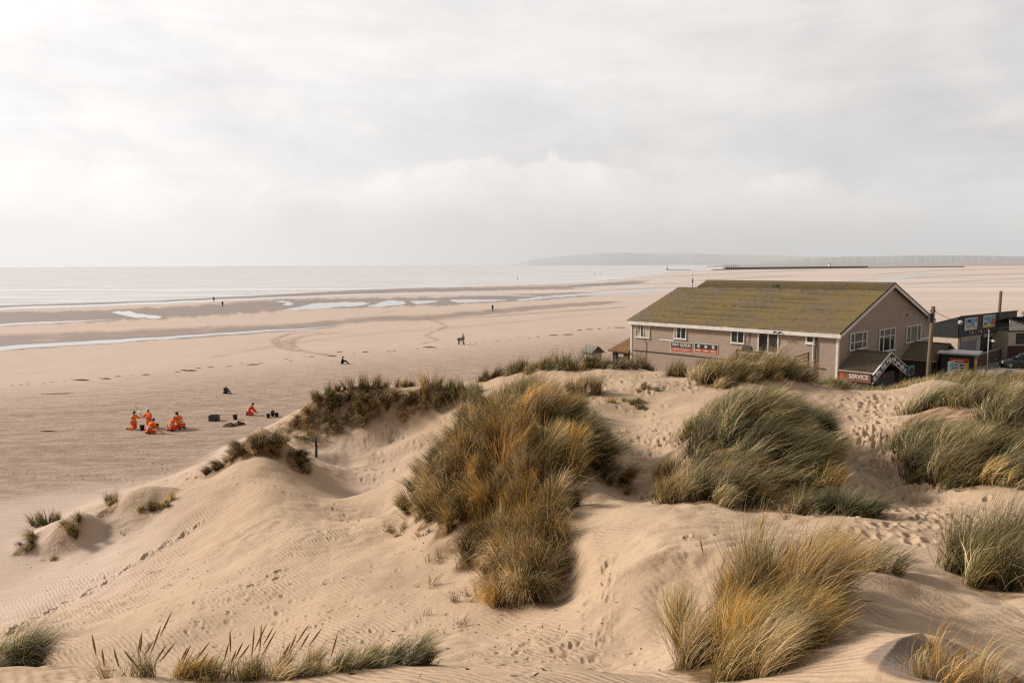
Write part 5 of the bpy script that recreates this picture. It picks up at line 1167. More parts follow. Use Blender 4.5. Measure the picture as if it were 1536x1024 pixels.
b = MB(); b.box((1.0, -.05, zg - 1.5), (7, -.005, zg - .3)); wn = b.build('window', BLACK, H_); b = MB(); b.box((1.1, -.065, zg - 1.4), (6.9, -.052, zg - .4)); b.build('pane', GLASS, wn)
b = MB(); b.box((0, -.06, zg - 3.2), (8, -.006, zg - 1.7)); b.build('dark_red_panel', mat('oxblood_paint', (.07, .022, .016), (.05, .016, .012), 3, .6), H_)
# low boundary wall and ramp, car park
b = MB(); A = W(1452, 545, 78); B = W(1560, 523, 96); A.z = B.z = 0; b.bar((0, 0, .55), (B.x - A.x, B.y - A.y, .95), .3, 1.3); o = b.build('boundary_wall', BROWNW); o.location = (A.x, A.y, 0); tag(o, 'low brown boundary wall running behind the black car', 'wall')
b = MB(); b.bar((0, 0, 1.23), (B.x - A.x, B.y - A.y, 1.63), .42, .06); b.build('coping', CONC, o)
b = MB(); b.add([(x, y, .012) for x, y in ((33, 54), (46, 46), (90, 50), (110, 100), (60, 120), (50, 92), (40, 74))], [(0,1,2,3,4,5,6)]); o = b.build('car_park', mat('sandy_tarmac', (.26, .21, .165), (.17, .14, .115), .6, .9, .004)); tag(o, 'sand strewn car park beside the shops', kind='structure')
if o.data.polygons[0].normal.z < 0: o.data.flip_normals()
# bushes behind the shop
def bush(px, py, d, rx, rz, col, label, n=1500):
    c = W(px, py, d); m = GRASS; v = rng.normal(0, 1, (n, 3)); v /= np.linalg.norm(v, axis=1, keepdims=True); v *= (rng.random(n) ** .4)[:, None] * (1 + .25 * np.sin(5 * v[:, :1]) )
    p = v * np.array([rx, rx, rz]); p[:, 2] = np.abs(p[:, 2]); s_ = rng.uniform(.06, .16, n) * rx * .7
    a = rng.normal(0, 1, (n, 3)); a /= np.linalg.norm(a, axis=1, keepdims=True); b2 = np.cross(a, rng.normal(0, 1, (n, 3))); b2 /= np.linalg.norm(b2, axis=1, keepdims=True)
    V = np.stack([p - a * s_[:, None], p + b2 * s_[:, None] * .6, p + a * s_[:, None], p - b2 * s_[:, None] * .6], 1).reshape(-1, 3)
    me = np_mesh('bush', V, np.arange(4 * n).reshape(-1, 4)); C = np.ones((n, 4, 4)); C[..., :3] = (np.array(col) * rng.uniform(.5, 1.5, (n, 1)))[:, None, :]
    at = me.attributes.new('tint', 'FLOAT_COLOR', 'POINT'); at.data.foreach_set('color', C.astype(np.float32).ravel())
    o = link('bush', me, m); o.location = (c.x, c.y, 0 if rz > 1.5 else c.z); return tag(o, label, 'bush')
bush(1534, 476, 100, 1.6, 4.2, (.20, .17, .045), 'yellow green bush behind the black shop at the right edge')
# small beach hut left of the cafe
c = W(896, 528, 84); hz_ = W(895, 519.5, 84).z; HUT = empty('beach_hut', (c.x, c.y, 0), R(28), 'small cream beach hut with a grey felt roof left of the cafe', 'hut')
b = MB(); b.box((-.62, 0, -.3), (.62, 1.9, hz_ - .62)); b.slab([(-.6, .001, hz_ - .62), (.6, .001, hz_ - .62), (0, .001, hz_ - .1)], (0, 1.9, 0)); b.build('wall', CREAM, HUT)
b = MB(); b.slab([(-.9, -.18, hz_ - .75), (0, -.18, hz_), (0, -.18, hz_ + .06), (-.96, -.18, hz_ - .70)], (0, 2.3, 0)); b.slab([(.9, -.18, hz_ - .75), (.0, -.18, hz_), (.0, -.18, hz_ + .06), (.96, -.18, hz_ - .70)], (0, 2.3, 0)); b.build('felt_roof', mat('grey_felt', (.20, .195, .165), (.15, .148, .12), 3, .9), HUT)
b = MB(); b.slab([(-.75, -.19, hz_ - .72), (.75, -.19, hz_ - .72), (0, -.19, hz_ - .04)], (0, .05, 0)); b.build('brown_gable', BROWNW, HUT)
b = MB(); b.box((-.3, -.03, -.2), (.3, -.003, hz_ - .85)); b.build('door', WHITE, HUT)
# old fence post in the hollow
p = pick(474, 686); zt = W(474.5, 656, p.y).z; o = MB(); 
o.tube((0, 0, -.3), (.03, 0, (zt - p.z) * .55), .075, .07, 8); o.tube((.03, 0, (zt - p.z) * .55), (.01, .01, zt - p.z), .07, .05, 8); o = o.build('fence_post', DARKW, None, True); o.location = p; tag(o, 'old dark wooden fence post standing in the sandy hollow', 'fence post')
# litter
def scrap(px, py, s, m, label, cat='litter'):
    p = pick(px, py); n = 5; b = MB(); P = []
    for j in range(n):
        for i in range(n): P.append(((i / 4 - .5) * s, (j / 4 - .5) * s * .7, .03 + abs(random.gauss(0, .22)) * s))
    b.add(P, [(j*n+i, j*n+i+1, (j+1)*n+i+1, (j+1)*n+i) for j in range(n-1) for i in range(n-1)]); o = b.build('litter', m, None, True); o.location = p; return tag(o, label, cat)
scrap(1288, 706, .16, BLUEP, 'scrap of pale blue litter beside the footprint path'); scrap(1345, 677, .12, WHITE, 'white scrap of litter higher up the footprint path'); scrap(435, 875, .05, WHITE, 'tiny white speck of litter on the rippled sand')

# ================================================================== far shore
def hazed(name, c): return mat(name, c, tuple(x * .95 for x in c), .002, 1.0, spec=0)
def ridge(name, prof, dist, depth, mtl, label, bumps=0.0, freq=40.0, kind='structure'):
    xs = np.linspace(prof[0][0], prof[-1][0], 500); ys = np.interp(xs, [p[0] for p in prof], [p[1] for p in prof])
    top = []; bot = []; back = []
    for i, (x, y) in enumerate(zip(xs, ys)):
        j = bumps * (abs(float(perlin(np.array([x / freq * 4]), np.array([3.3]))[0])) + .5 * abs(float(perlin(np.array([x / freq * 13]), np.array([9.3]))[0])) )
        p = W(x, y, dist); r_ = ray(x, y); k2 = math.hypot(r_.x, r_.y) / r_.y
        top.append((p.x, p.y, max(p.z + j, -1))); q = p * (1 - depth / dist); bot.append((q.x, q.y, -2.5)); q = p * (1 + 2 * depth / dist); back.append((q.x, q.y, -5))
    n = len(xs); b = MB(); b.add(bot + top + back, [(i, i+1, n+i+1, n+i) for i in range(n-1)] + [(n+i, n+i+1, 2*n+i+1, 2*n+i) for i in range(n-1)])
    o = b.build(name, mtl, None, True); tag(o, label, kind=kind); return o
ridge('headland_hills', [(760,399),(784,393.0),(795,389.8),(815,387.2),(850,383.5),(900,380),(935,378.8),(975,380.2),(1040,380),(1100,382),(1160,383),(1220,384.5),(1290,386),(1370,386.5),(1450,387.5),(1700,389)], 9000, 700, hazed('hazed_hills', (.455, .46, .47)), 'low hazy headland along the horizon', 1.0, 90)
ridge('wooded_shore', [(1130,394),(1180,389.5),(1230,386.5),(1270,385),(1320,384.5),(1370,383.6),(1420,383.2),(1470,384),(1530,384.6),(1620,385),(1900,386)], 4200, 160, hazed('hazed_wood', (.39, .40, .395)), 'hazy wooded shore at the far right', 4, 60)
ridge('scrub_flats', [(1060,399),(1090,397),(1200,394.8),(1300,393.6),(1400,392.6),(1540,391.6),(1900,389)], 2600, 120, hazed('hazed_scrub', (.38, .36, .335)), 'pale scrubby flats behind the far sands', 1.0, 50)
# harbour arm
def arm(px0, py0, px1, py1, h, name, label, m, cat, w=6):
    A = G(px0, py0); B = G(px1, py1); b = MB(); b.bar((0, 0, h / 2), (B.x - A.x, B.y - A.y, h / 2), w, h); o = b.build(name, m); o.location = (A.x, A.y, 0); return tag(o, label, cat)
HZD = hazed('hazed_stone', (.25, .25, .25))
arm(1086, 404.6, 1300, 402.0, 4.5, 'breakwater', 'long dark harbour arm low on the horizon right of centre', HZD, 'breakwater')
arm(1070, 405.2, 1086.5, 404.7, 1.2, 'breakwater', 'thin low tip of the harbour arm', HZD, 'breakwater'); arm(1299, 402.0, 1445, 400.6, 2.4, 'breakwater', 'thin grey wall carrying on right from the harbour arm', hazed('hazed_wall', (.33, .33, .325)), 'breakwater')
for i in range(7):
    p = G(1088 + i * 3.1, 403.2); b = MB(); b.tube((0, 0, 0), (0, 0, 8.2), .8, .7, 6); o = b.build('timber_pile', HZD); o.location = p
    tag(o, 'dark timber pile standing in the row at the left end of the harbour arm', 'pile', 'row of piles at the tip of the harbour arm')
p = G(1244, 402.6); g = empty('beacon', p, 0, 'tiny white beacon on the harbour arm', 'beacon'); b = MB(); b.lathe([(3.2, 0), (2.4, 7), (2.0, 9)], (0, 0, 0), 10); b.build('tower', hazed('hazed_white', (.62, .62, .61)), g); b = MB(); b.lathe([(1.5, 9), (1.5, 11), (.2, 12.5)], (0, 0, 0), 8); b.build('lantern', HZD, g)
p = G(1001, 405.3); g = empty('channel_marker', p, 0, 'thin mast on a low stone base at the edge of the sea', 'marker'); b = MB(); b.tube((0, 0, 0), (0, 0, 9.5), .5, .3, 6); b.build('mast', HZD, g); b = MB(); b.lathe([(3.2, 0), (2.2, 1.6), (.4, 4)], (0, 0, 0), 8); b.build('base', HZD, g)
arm(1003, 405.5, 1035, 405.3, .9, 'breakwater', 'thin dark bank beside the channel marker', HZD, 'breakwater', 4)
# ================================================================== people, tools, wrack
SKIN = mat('skin', (.42, .25, .17), (.36, .20, .14), 20, .6); HAIR = mat('dark_hair', (.030, .020, .014), (.018, .012, .009), 30, .7)
ORANGE = mat('orange_hivis_cloth', (.82, .150, .010), (.72, .115, .008), 6, .75, .01); REDOR = mat('red_orange_cloth', (.72, .070, .012), (.60, .055, .012), 6, .75, .01)
BAND = mat('reflective_band', (.62, .60, .52), (.50, .48, .42), 9, .4); DARKC = mat('dark_cloth', (.018, .018, .022), (.030, .029, .032), 7, .85, .01)
CAPW = mat('white_cap', (.62, .62, .62), (.5, .5, .5), 8, .6); OLIVEC = mat('pale_green_cloth', (.30, .33, .20), (.24, .27, .16), 8, .8); GREYC = mat('grey_cloth', (.12, .12, .13), (.08, .08, .09), 7, .85)
def skin_mesh(name, J, E, rad, root, mtl, parent, sub=1):
    names = list(J); ix = {k: i for i, k in enumerate(names)}
    me = bpy.data.meshes.new(name); me.from_pydata([J[k] for k in names], [(ix[a], ix[b]) for a, b in E], [])
    o = bpy.data.objects.new(name, me); COL.objects.link(o)
    m = o.modifiers.new('skin', 'SKIN'); m.use_smooth_shade = True
    for k in names:
        r_ = rad[k]; me.skin_vertices[0].data[ix[k]].radius = r_ if isinstance(r_, tuple) else (r_, r_)
        me.skin_vertices[0].data[ix[k]].use_root = (k == root)
    s_ = o.modifiers.new('sub', 'SUBSURF'); s_.levels = s_.render_levels = sub
    dg = bpy.context.evaluated_depsgraph_get(); nm = bpy.data.meshes.new_from_object(o.evaluated_get(dg))
    bpy.data.objects.remove(o); nm.materials.clear()
    for p in nm.polygons: p.use_smooth = True
    return link(name, nm, mtl, parent)
POSE = {}
POSE['stand'] = dict(pelvis=(0,0,.94), chest=(0,0,1.26), neck=(0,0,1.47), head=(0,.02,1.60), crown=(0,.01,1.71), sh=(.19,0,1.41), el=(.24,-.02,1.13), wr=(.25,.07,.90), hip=(.10,0,.90), kn=(.11,.03,.50), an=(.11,-.02,.09), to=(.13,.16,.04))
POSE['walk'] = dict(pelvis=(0,0,.93), chest=(0,.03,1.25), neck=(0,.05,1.46), head=(0,.08,1.59), crown=(0,.07,1.70), sh=(.19,.03,1.40), el=(.23,-.05,1.13), wr=(.23,.08,.93), hip=(.09,0,.89), kn=(.10,.12,.50), an=(.10,.02,.10), to=(.11,.19,.05),
    L=dict(el=(-.23,.10,1.14), wr=(-.22,.24,.98), kn=(-.10,-.02,.48), an=(-.10,-.28,.14), to=(-.11,-.14,.04)))
POSE['kneel'] = dict(pelvis=(0,0,.50), chest=(0,.02,.80), neck=(0,.05,1.01), head=(0,.08,1.14), crown=(0,.07,1.25), sh=(.20,.05,.95), el=(.26,.17,.72), wr=(.20,.40,.74), hip=(.10,0,.47), kn=(.13,.08,.08), an=(.13,-.34,.09), to=(.14,-.47,.05))
POSE['reach'] = dict(POSE['kneel'], el=(.24,.28,.84), wr=(.18,.52,.92), L=dict(el=(-.24,.24,.76), wr=(-.18,.48,.80)))
POSE['crouch'] = dict(pelvis=(0,-.16,.26), chest=(0,-.02,.56), neck=(0,.12,.74), head=(0,.20,.85), crown=(0,.20,.96), sh=(.20,.10,.70), el=(.27,.22,.44), wr=(.20,.44,.22), hip=(.12,-.16,.24), kn=(.20,.22,.10), an=(.14,-.20,.09), to=(.15,-.36,.05))
POSE['sit'] = dict(pelvis=(0,0,.13), chest=(0,.02,.44), neck=(0,.08,.63), head=(0,.13,.76), crown=(0,.13,.87), sh=(.19,.06,.58), el=(.25,.20,.36), wr=(.14,.40,.34), hip=(.11,.02,.13), kn=(.15,.42,.40), an=(.13,.66,.09), to=(.14,.82,.05))
POSE['bend'] = dict(pelvis=(0,-.10,.90), chest=(0,.18,1.06), neck=(0,.38,1.08), head=(0,.50,1.06), crown=(0,.60,1.02), sh=(.19,.32,1.04), el=(.23,.36,.76), wr=(.16,.44,.52), hip=(.10,-.08,.86), kn=(.11,.02,.48), an=(.11,-.02,.09), to=(.13,.16,.04))
def person(label, at, facing, pose, top, bottom, head='hair', bands=False, group=None, scale=1.0, legs='all'):
    P = POSE[pose]; z0 = at.z if len(at) == 3 else 0
    g = empty('person', at, facing, label, 'person', group); g.scale = (scale,) * 3
    J = {k: P[k] for k in ('pelvis', 'chest', 'neck', 'head', 'crown')}; rad = dict(pelvis=(.15, .11), chest=(.155, .105), neck=.058, head=(.082, .095), crown=(.055, .062))
    E = [('pelvis', 'chest'), ('chest', 'neck'), ('neck', 'head'), ('head', 'crown')]
    hd = Vector(P['head']); up = (Vector(P['crown']) - hd).normalized(); fwd = Vector((0, 1, 0)); fwd = (fwd - up * fwd.dot(up)).normalized()
    for s_, sd_ in (('R', 1), ('L', -1)):
        o = P.get('L', {}) if s_ == 'L' else {}
        for k in ('sh', 'el', 'wr', 'hip', 'kn', 'an', 'to'):
            v = o.get(k) or (P[k][0] * sd_, P[k][1], P[k][2]); J[k + s_] = v
        rad.update({'sh'+s_: .062, 'el'+s_: .045, 'wr'+s_: .030, 'hip'+s_: .088, 'kn'+s_: .060, 'an'+s_: .042, 'to'+s_: (.042, .03)})
        E += [('chest', 'sh'+s_), ('sh'+s_, 'el'+s_), ('el'+s_, 'wr'+s_), ('pelvis', 'hip'+s_), ('hip'+s_, 'kn'+s_), ('kn'+s_, 'an'+s_), ('an'+s_, 'to'+s_)]
        w = Vector(J['wr'+s_]); d = (w - Vector(J['el'+s_])).normalized(); side = d.cross(Vector((0, 0, 1))).normalized() if abs(d.z) < .9 else Vector((0, 1, 0)); nrm = side.cross(d).normalized()
        J['pl'+s_] = tuple(w + d * .075); rad['pl'+s_] = (.040, .018); E.append(('wr'+s_, 'pl'+s_))
        for i, (off, ln) in enumerate(((-.030, .062), (-.010, .078), (.010, .072), (.030, .054))):
            a = w + d * .10 + side * off; J[f'f{i}a{s_}'] = tuple(a); c = a + d * ln * .55 - nrm * .012; J[f'f{i}b{s_}'] = tuple(c); J[f'f{i}c{s_}'] = tuple(c + d * ln * .42 - nrm * .022)
            rad.update({f'f{i}a{s_}': .0095, f'f{i}b{s_}': .0085, f'f{i}c{s_}': .0075}); E += [('pl'+s_, f'f{i}a{s_}'), (f'f{i}a{s_}', f'f{i}b{s_}'), (f'f{i}b{s_}', f'f{i}c{s_}')]
        t = w + d * .04 + side * (.045 * sd_); J['ta'+s_] = tuple(t); J['tb'+s_] = tuple(t + d * .04 + side * .016 * sd_); rad.update({'ta'+s_: .011, 'tb'+s_: .009}); E += [('wr'+s_, 'ta'+s_), ('ta'+s_, 'tb'+s_)]
    J['nose'] = tuple(hd + fwd * .105 - up * .01); rad['nose'] = .014; E.append(('head', 'nose'))
    body = skin_mesh('body', J, E, rad, 'pelvis', SKIN, g)
    # face: eyes, mouth and ears
    sd3 = fwd.cross(up)
    for q in (-1, 1):
        b = MB(); c = hd + fwd * .088 + up * .02 + sd3 * (.033 * q); b.lathe([(.002, -.009), (.009, -.005), (.011, 0), (.009, .005), (.002, .009)], c, 8); b.build('eye', HAIR, g, True)
        b = MB(); c = hd + sd3 * (.088 * q); b.lathe([(.004, -.03), (.016, -.015), (.018, .01), (.006, .03)], c, 8); b.build('ear', SKIN, g, True)
    b = MB(); c = hd + fwd * .09 - up * .045; b.bar(c - sd3 * .022, c + sd3 * .022, .012, .008); b.build('mouth', REDOR, g)
    JJ = {k: J[k] for k in ('pelvis', 'chest', 'shR', 'elR', 'shL', 'elL')}
    for s_ in 'RL': JJ['cf'+s_] = tuple(Vector(J['wr'+s_]).lerp(Vector(J['el'+s_]), .12))
    JJ['collar'] = tuple(Vector(J['neck']).lerp(Vector(J['chest']), .12)); hem = Vector(J['pelvis']) + (Vector(J['pelvis']) - Vector(J['chest'])).normalized() * .08; JJ['hem'] = tuple(hem)
    RR_ = dict(pelvis=(.168, .135), chest=(.182, .135), hem=(.17, .135), collar=.085, shR=.088, shL=.088, elR=.070, elL=.070, cfR=.052, cfL=.052)
    jk = skin_mesh('jacket', JJ, [('hem', 'pelvis'), ('pelvis', 'chest'), ('chest', 'collar'), ('chest', 'shR'), ('shR', 'elR'), ('elR', 'cfR'), ('chest', 'shL'), ('shL', 'elL'), ('elL', 'cfL')], RR_, 'pelvis', top, g, 2)
    JT = {k + s_: J[k + s_] for k in ('hip', 'kn', 'an') for s_ in 'RL'}; JT['pelvis'] = J['pelvis']
    tr = skin_mesh('trousers', JT, [('pelvis', 'hipR'), ('hipR', 'knR'), ('knR', 'anR'), ('pelvis', 'hipL'), ('hipL', 'knL'), ('knL', 'anL')], dict(pelvis=(.16, .125), hipR=.112, hipL=.112, knR=.085, knL=.085, anR=.066, anL=.066), 'pelvis', bottom, g, 2)
    for s_ in 'RL':
        a, t = Vector(J['an'+s_]), Vector(J['to'+s_]); h = a - (t - a).normalized() * .06
        skin_mesh('boot', dict(h=tuple(h), a=tuple(a), t=tuple(t)), [('h', 'a'), ('a', 't')], dict(h=.05, a=.058, t=(.052, .04)), 'a', DARKC, g, 1)
    if bands:
        pv, ch = Vector(J['pelvis']), Vector(J['chest']); ax = (ch - pv).normalized()
        for t, rr in ((.18, .178), (.62, .188)):
            c = pv.lerp(ch, t); a = ax.orthogonal().normalized(); a = Vector((1, 0, 0)); q = ax.cross(a).normalized(); vs = []; n = 20
            for hh in (-.028, .028):
                for i in range(n): th = 2 * math.pi * i / n; vs.append(c + ax * hh + a * (rr * math.cos(th)) + q * (rr * .82 * math.sin(th)))
            b = MB(); b.add(vs, [(i, (i+1) % n, n + (i+1) % n, n + i) for i in range(n)]); b.build('reflective_band', BAND, jk, True)
    c = hd + up * .03; hm = {'hair': HAIR, 'white': CAPW, 'dark': DARKC}[head]; vs = []; fs = []; n = 14; m_ = 5
    for j in range(m_ + 1):
        ph = (math.pi / 2) * j / m_
        for i in range(n):
            th = 2 * math.pi * i / n; r_ = math.cos(ph)
            dirv = sd3 * (math.cos(th) * r_ * .098) + fwd * (math.sin(th) * r_ * .112 - .012) + up * (math.sin(ph) * .112 - (.05 * max(0, -math.sin(th)) * r_ if head == 'hair' else 0))
            vs.append(c + dirv)
    for j in range(m_):
        for i in range(n): fs.append((j*n+i, j*n+(i+1)%n, (j+1)*n+(i+1)%n, (j+1)*n+i))
    b = MB(); b.add(vs, fs)
    o = b.build('hair' if head == 'hair' else 'cap', hm, g, True)
    if head != 'hair':
        b = MB(); P4 = [c + fwd * .10 + sd3 * .07, c + fwd * .19 + sd3 * .045 - up * .01, c + fwd * .19 - sd3 * .045 - up * .01, c + fwd * .10 - sd3 * .07]; b.slab(P4, up * .012); b.build('brim', hm, o)
        b = MB(); 
        # hair showing under the back of the cap
        b.lathe([(.06, -.07), (.088, -.03), (.09, .0)], c - fwd * .012, 12); b.build('hair', HAIR, g, True)
    return g
def ground(px, py): 
    p = G(px, py); p.z = float(height(np.array([p.x]), np.array([p.y]))[0]) if p.length < 130 else 0.0; return p
def face(deg): return R(deg)     # 0 = facing away from the camera, -90 = facing right, 180 = facing the camera
person('person in orange kneeling upright at the left of the group, arms reaching right', ground(201, 644), face(-95), 'reach', ORANGE, ORANGE, 'hair', True)
person('person in orange kneeling behind the others, wearing a white cap', ground(225, 641.5), face(150), 'kneel', ORANGE, ORANGE, 'white', True, scale=1.08)
person('person in orange crouching at the front of the group, seen from behind', ground(227, 649.5), face(-40), 'crouch', ORANGE, REDOR, 'hair', True)
person('person in orange with a white cap crouching at the right of the group', ground(259, 645.5), face(-20), 'crouch', ORANGE, REDOR, 'white', True, scale=1.02)
person('person in orange bending forward at the far right of the group', ground(269.5, 643), face(60), 'crouch', ORANGE, REDOR, 'hair', True, scale=1.18)
person('person in orange and red crouching alone beside the buckets', ground(376, 622.5), face(-75), 'crouch', REDOR, REDOR, 'hair', True, scale=.95)
person('person in black with a pale hood sitting alone on the sand above the diggers', ground(338, 590), face(-120), 'sit', DARKC, DARKC, 'white', scale=.8)
person('person in black sitting on the beach just beyond the far left dune', ground(513, 545.5), face(-80), 'sit', DARKC, DARKC, 'dark', scale=.95)
person('person in a pale green top standing on the tideline', ground(695, 517), face(60), 'walk', OLIVEC, DARKC, 'hair', scale=.9)
person('person in dark clothes bending over on the tideline', ground(688.5, 516.6), face(-110), 'bend', DARKC, DARKC, 'hair', scale=.85)
person('person in dark clothes walking alone across the mid beach', ground(739, 467), face(170), 'walk', DARKC, DARKC, 'hair', scale=.95)
person('distant person walking by the shining channel, the farther of two', ground(321, 453.3), face(60), 'walk', DARKC, DARKC, 'hair')
person('distant person walking by the pools, the nearer of two', ground(334, 460.5), face(60), 'walk', GREYC, DARKC, 'hair')
person('tiny distant person at the edge of the sea left of the headland', ground(776.5, 420), face(30), 'walk', DARKC, DARKC, 'hair', scale=1.15)
person('tiny distant person at the edge of the sea, left one of a pair', ground(892, 412.5), face(80), 'walk', DARKC, DARKC, 'hair', scale=1.15)
person('tiny distant person at the edge of the sea, right one of a pair', ground(902, 412.2), face(80), 'walk', DARKC, DARKC, 'hair', scale=1.15)
# buckets, crate
def bucket(px, py, s, label, tools=False):
    g = empty('bucket', ground(px, py), 0, label, 'bucket')
    b = MB(); n = 18; prof = [(.10, 0), (.145, .30), (.155, .30), (.155, .27), (.14, .29), (.096, .015)]; b.lathe(prof[:3], (0, 0, 0), n); b = MB()
    vs = []; fs = []; pr = [(.001, .0), (.105, .0), (.15, .30), (.162, .31), (.162, .285), (.142, .285), (.10, .02), (.001, .02)]
    for r_, z in pr:
        for i in range(n): th = 2 * math.pi * i / n; vs.append((r_ * math.cos(th), r_ * math.sin(th), z))
    for j in range(len(pr) - 1):
        for i in range(n): fs.append((j*n+i, j*n+(i+1)%n, (j+1)*n+(i+1)%n, (j+1)*n+i))
    b.add(vs, fs); b.build('bucket_body', BLACKP, g, True)
    b = MB(); P = [(.16 * math.cos(t), .02, .29 + .15 * math.sin(t)) for t in np.linspace(0, math.pi, 11)]; b.path(P, .006, 5); b.build('handle', STEEL, g)
    g.scale = (s,) * 3; return g
bucket(353, 629, 1.13, 'single black bucket between the big crate and the crouching person'); bucket(402.5, 626.5, 0.98, 'black bucket, leftmost of the three by the dune'); bucket(409, 624.2, 1.01, 'black bucket in the middle of the three by the dune'); bucket(415, 625.2, 1.01, 'black bucket, rightmost of the three by the dune')
bucket(409.5, 621.5, 0.98, 'black bucket standing behind the three by the dune'); bucket(213.5, 645, 1.09, 'black bucket between the kneeling orange workers'); bucket(235.5, 641.5, 0.94, 'black bucket right of the crouching front worker')
g = empty('plastic_crate', ground(321.5, 630.5), R(4), 'large black plastic crate on the sand right of the workers', 'crate')
w, d, h = .34, .24, .37; g.scale = (.98,) * 3
b = MB(); b.box((-w, -d, 0), (w, d, .03)); b.build('base', BLACKP, g)
for nm, a, c in (('side_panel', (-w, -d, .03), (w, -d + .03, h)), ('side_panel', (-w, d - .03, .03), (w, d, h)), ('end_panel', (-w, -d + .03, .03), (-w + .03, d - .03, h)), ('end_panel', (w - .03, -d + .03, .03), (w, d - .03, h))):
    b = MB(); b.box(a, c); b.build(nm, BLACKP, g)
b = MB(); 
for k in range(7): x = -w + .05 + k * (2 * w - .1) / 6; b.box((x - .012, -d - .02, .03), (x + .012, -d - .002, h - .02))
b.build('ribs', GREYP, g)
b = MB(); b.box((-w - .02, -d - .03, h + .001), (w + .02, -d + .03, h + .03)); b.box((-w - .02, d - .03, h + .001), (w + .02, d + .03, h + .03)); b.box((-w - .02, -d + .031, h + .001), (-w + .03, d - .031, h + .03)); b.box((w - .03, -d + .031, h + .001), (w + .02, d - .031, h + .03)); b.build('rim', BLACKP, g)
# white sheet lifted by the wind between two workers
p = ground(207, 643); n = 9; b = MB(); V = []
for j in range(n):
    for i in range(n): u, v = i / (n-1), j / (n-1); V.append((-.22 + .30 * u + .42 * v + .05 * math.sin(5 * v), .10 * math.sin(3 * u + 4 * v), 1.55 - .62 * v - .10 * u + .05 * math.sin(6 * u)))
b.add(V, [(j*n+i, j*n+i+1, (j+1)*n+i+1, (j+1)*n+i) for j in range(n-1) for i in range(n-1)])
m, nt, bs = new_mat('white_film'); co = nt.node('ShaderNodeTexCoord').outputs['Object']; nt.put(bs.inputs['Base Color'], nt.mix(nt.noise(co, 6, 3), (.66, .64, .62), (.55, .53, .51))); bs.inputs['Alpha'].default_value = .8; bs.inputs['Roughness'].default_value = .4
o = b.build('plastic_sheet', m, None, True); o.location = p; tag(o, 'white translucent sheet caught in the air between two orange workers', 'plastic sheet')
# sand heaps by the diggers
WRACK = mat('dark_wrack', (.040, .026, .016), (.022, .015, .010), 6, .85, .02)
def heap(name, p, rx, ry, h, mtl, label, cat, group=None, seed=0, n=12, m_=5):
    V = []; Fs = []
    for j in range(m_ + 1):
        t = j / m_
        for i in range(n):
            th = 2 * math.pi * i / n; r_ = (1 - t) * (1 + .35 * float(perlin(np.array([math.cos(th) * 1.3 + seed * 3.1]), np.array([math.sin(th) * 1.3 + seed]))[0]) * 1.6)
            V.append((rx * r_ * math.cos(th), ry * r_ * math.sin(th), -.02 + h * (1 - (1 - t) ** 2) * (1 + .3 * math.sin(i * 2.4 + seed + j))))
    for j in range(m_):
        for i in range(n): Fs.append((j*n+i, j*n+(i+1)%n, (j+1)*n+(i+1)%n, (j+1)*n+i))
    b = MB(); b.add(V, Fs); o = b.build(name, mtl, None, True); o.location = p; return tag(o, label, cat, group)
DAMPS = mat('dug_sand', (.085, .055, .028), (.055, .036, .020), 9, .95, .02)
heap('dug_heap', ground(345.5, 639), .55, .4, .22, DAMPS, 'long dark heap of dug sand below the single bucket', 'sand heap', None, 1); heap('dug_heap', ground(358.5, 637), .40, .35, .24, DAMPS, 'shorter dark heap of dug sand right of the long one', 'sand heap', None, 4)
heap('dug_heap', ground(406, 596), .1, .1, .05, DAMPS, 'small dark lump on the open beach above the buckets', 'sand heap', None, 6)
# dark seaweed along the tideline
WR = [(17,578),(30,577),(44,576),(64,575),(79,573),(96,572),(108,569),(122,570),(148,566.5),(157,568),(175,564.5),(197,563),(218,562),(266,558),(275,555),(286,556),(299,552),(315,550.5),(338,551),(346,549),(361,545),(380,547),(392,545),(429,538.5),(437,541),
      (456,535),(468,535),(499,534),(508,528),(533,530),(547,528),(582,527),(592,526),(617,524),(627,523),(644,521),(668,517),(673,519.5),(707,514.5),(714,514.8),(727,512.5),(747,512),(767,509.5),(780,506),(796,507),(806,505.5),(828,503),(842,501.5),(852,502),(862,497),(870,495.5),(886,494),(900,493),(914,492),(922,491),(931,491.5)]
proto = []
for k in range(4):
    proto.append(heap('wrack_clump', Vector((0, 0, 0)), .62, .42, .12, WRACK, None, None, None, 11 + 5 * k))
for i, (px, py) in enumerate(WR):
    o = proto[i] if i < 4 else proto[i % 4].copy()
    if i >= 4: COL.objects.link(o)
    q = ground(px + random.uniform(-2, 2), py); o.location = q; s_ = random.choice((.25, .35, .5, .8)) * random.uniform(.8, 1.2); o.scale = (s_ * random.uniform(1, 2.1), s_, s_); o.rotation_euler = (0, 0, random.uniform(-.4, .4))
    tag(o, 'dark clump of seaweed lying on the tideline across the beach', 'seaweed', 'seaweed clumps strewn along the tideline')
q = ground(72, 647); o = heap('driftwood', q, .75, .12, .08, WRACK, 'thin dark piece of driftwood on the lower left beach', 'driftwood', None, 3)
q = ground(88, 590.5); o = heap('driftwood', q, 1.6, .2, .06, WRACK, 'long thin strip of driftwood below the tideline on the left', 'driftwood', None, 8); o.rotation_euler = (0, 0, R(10))

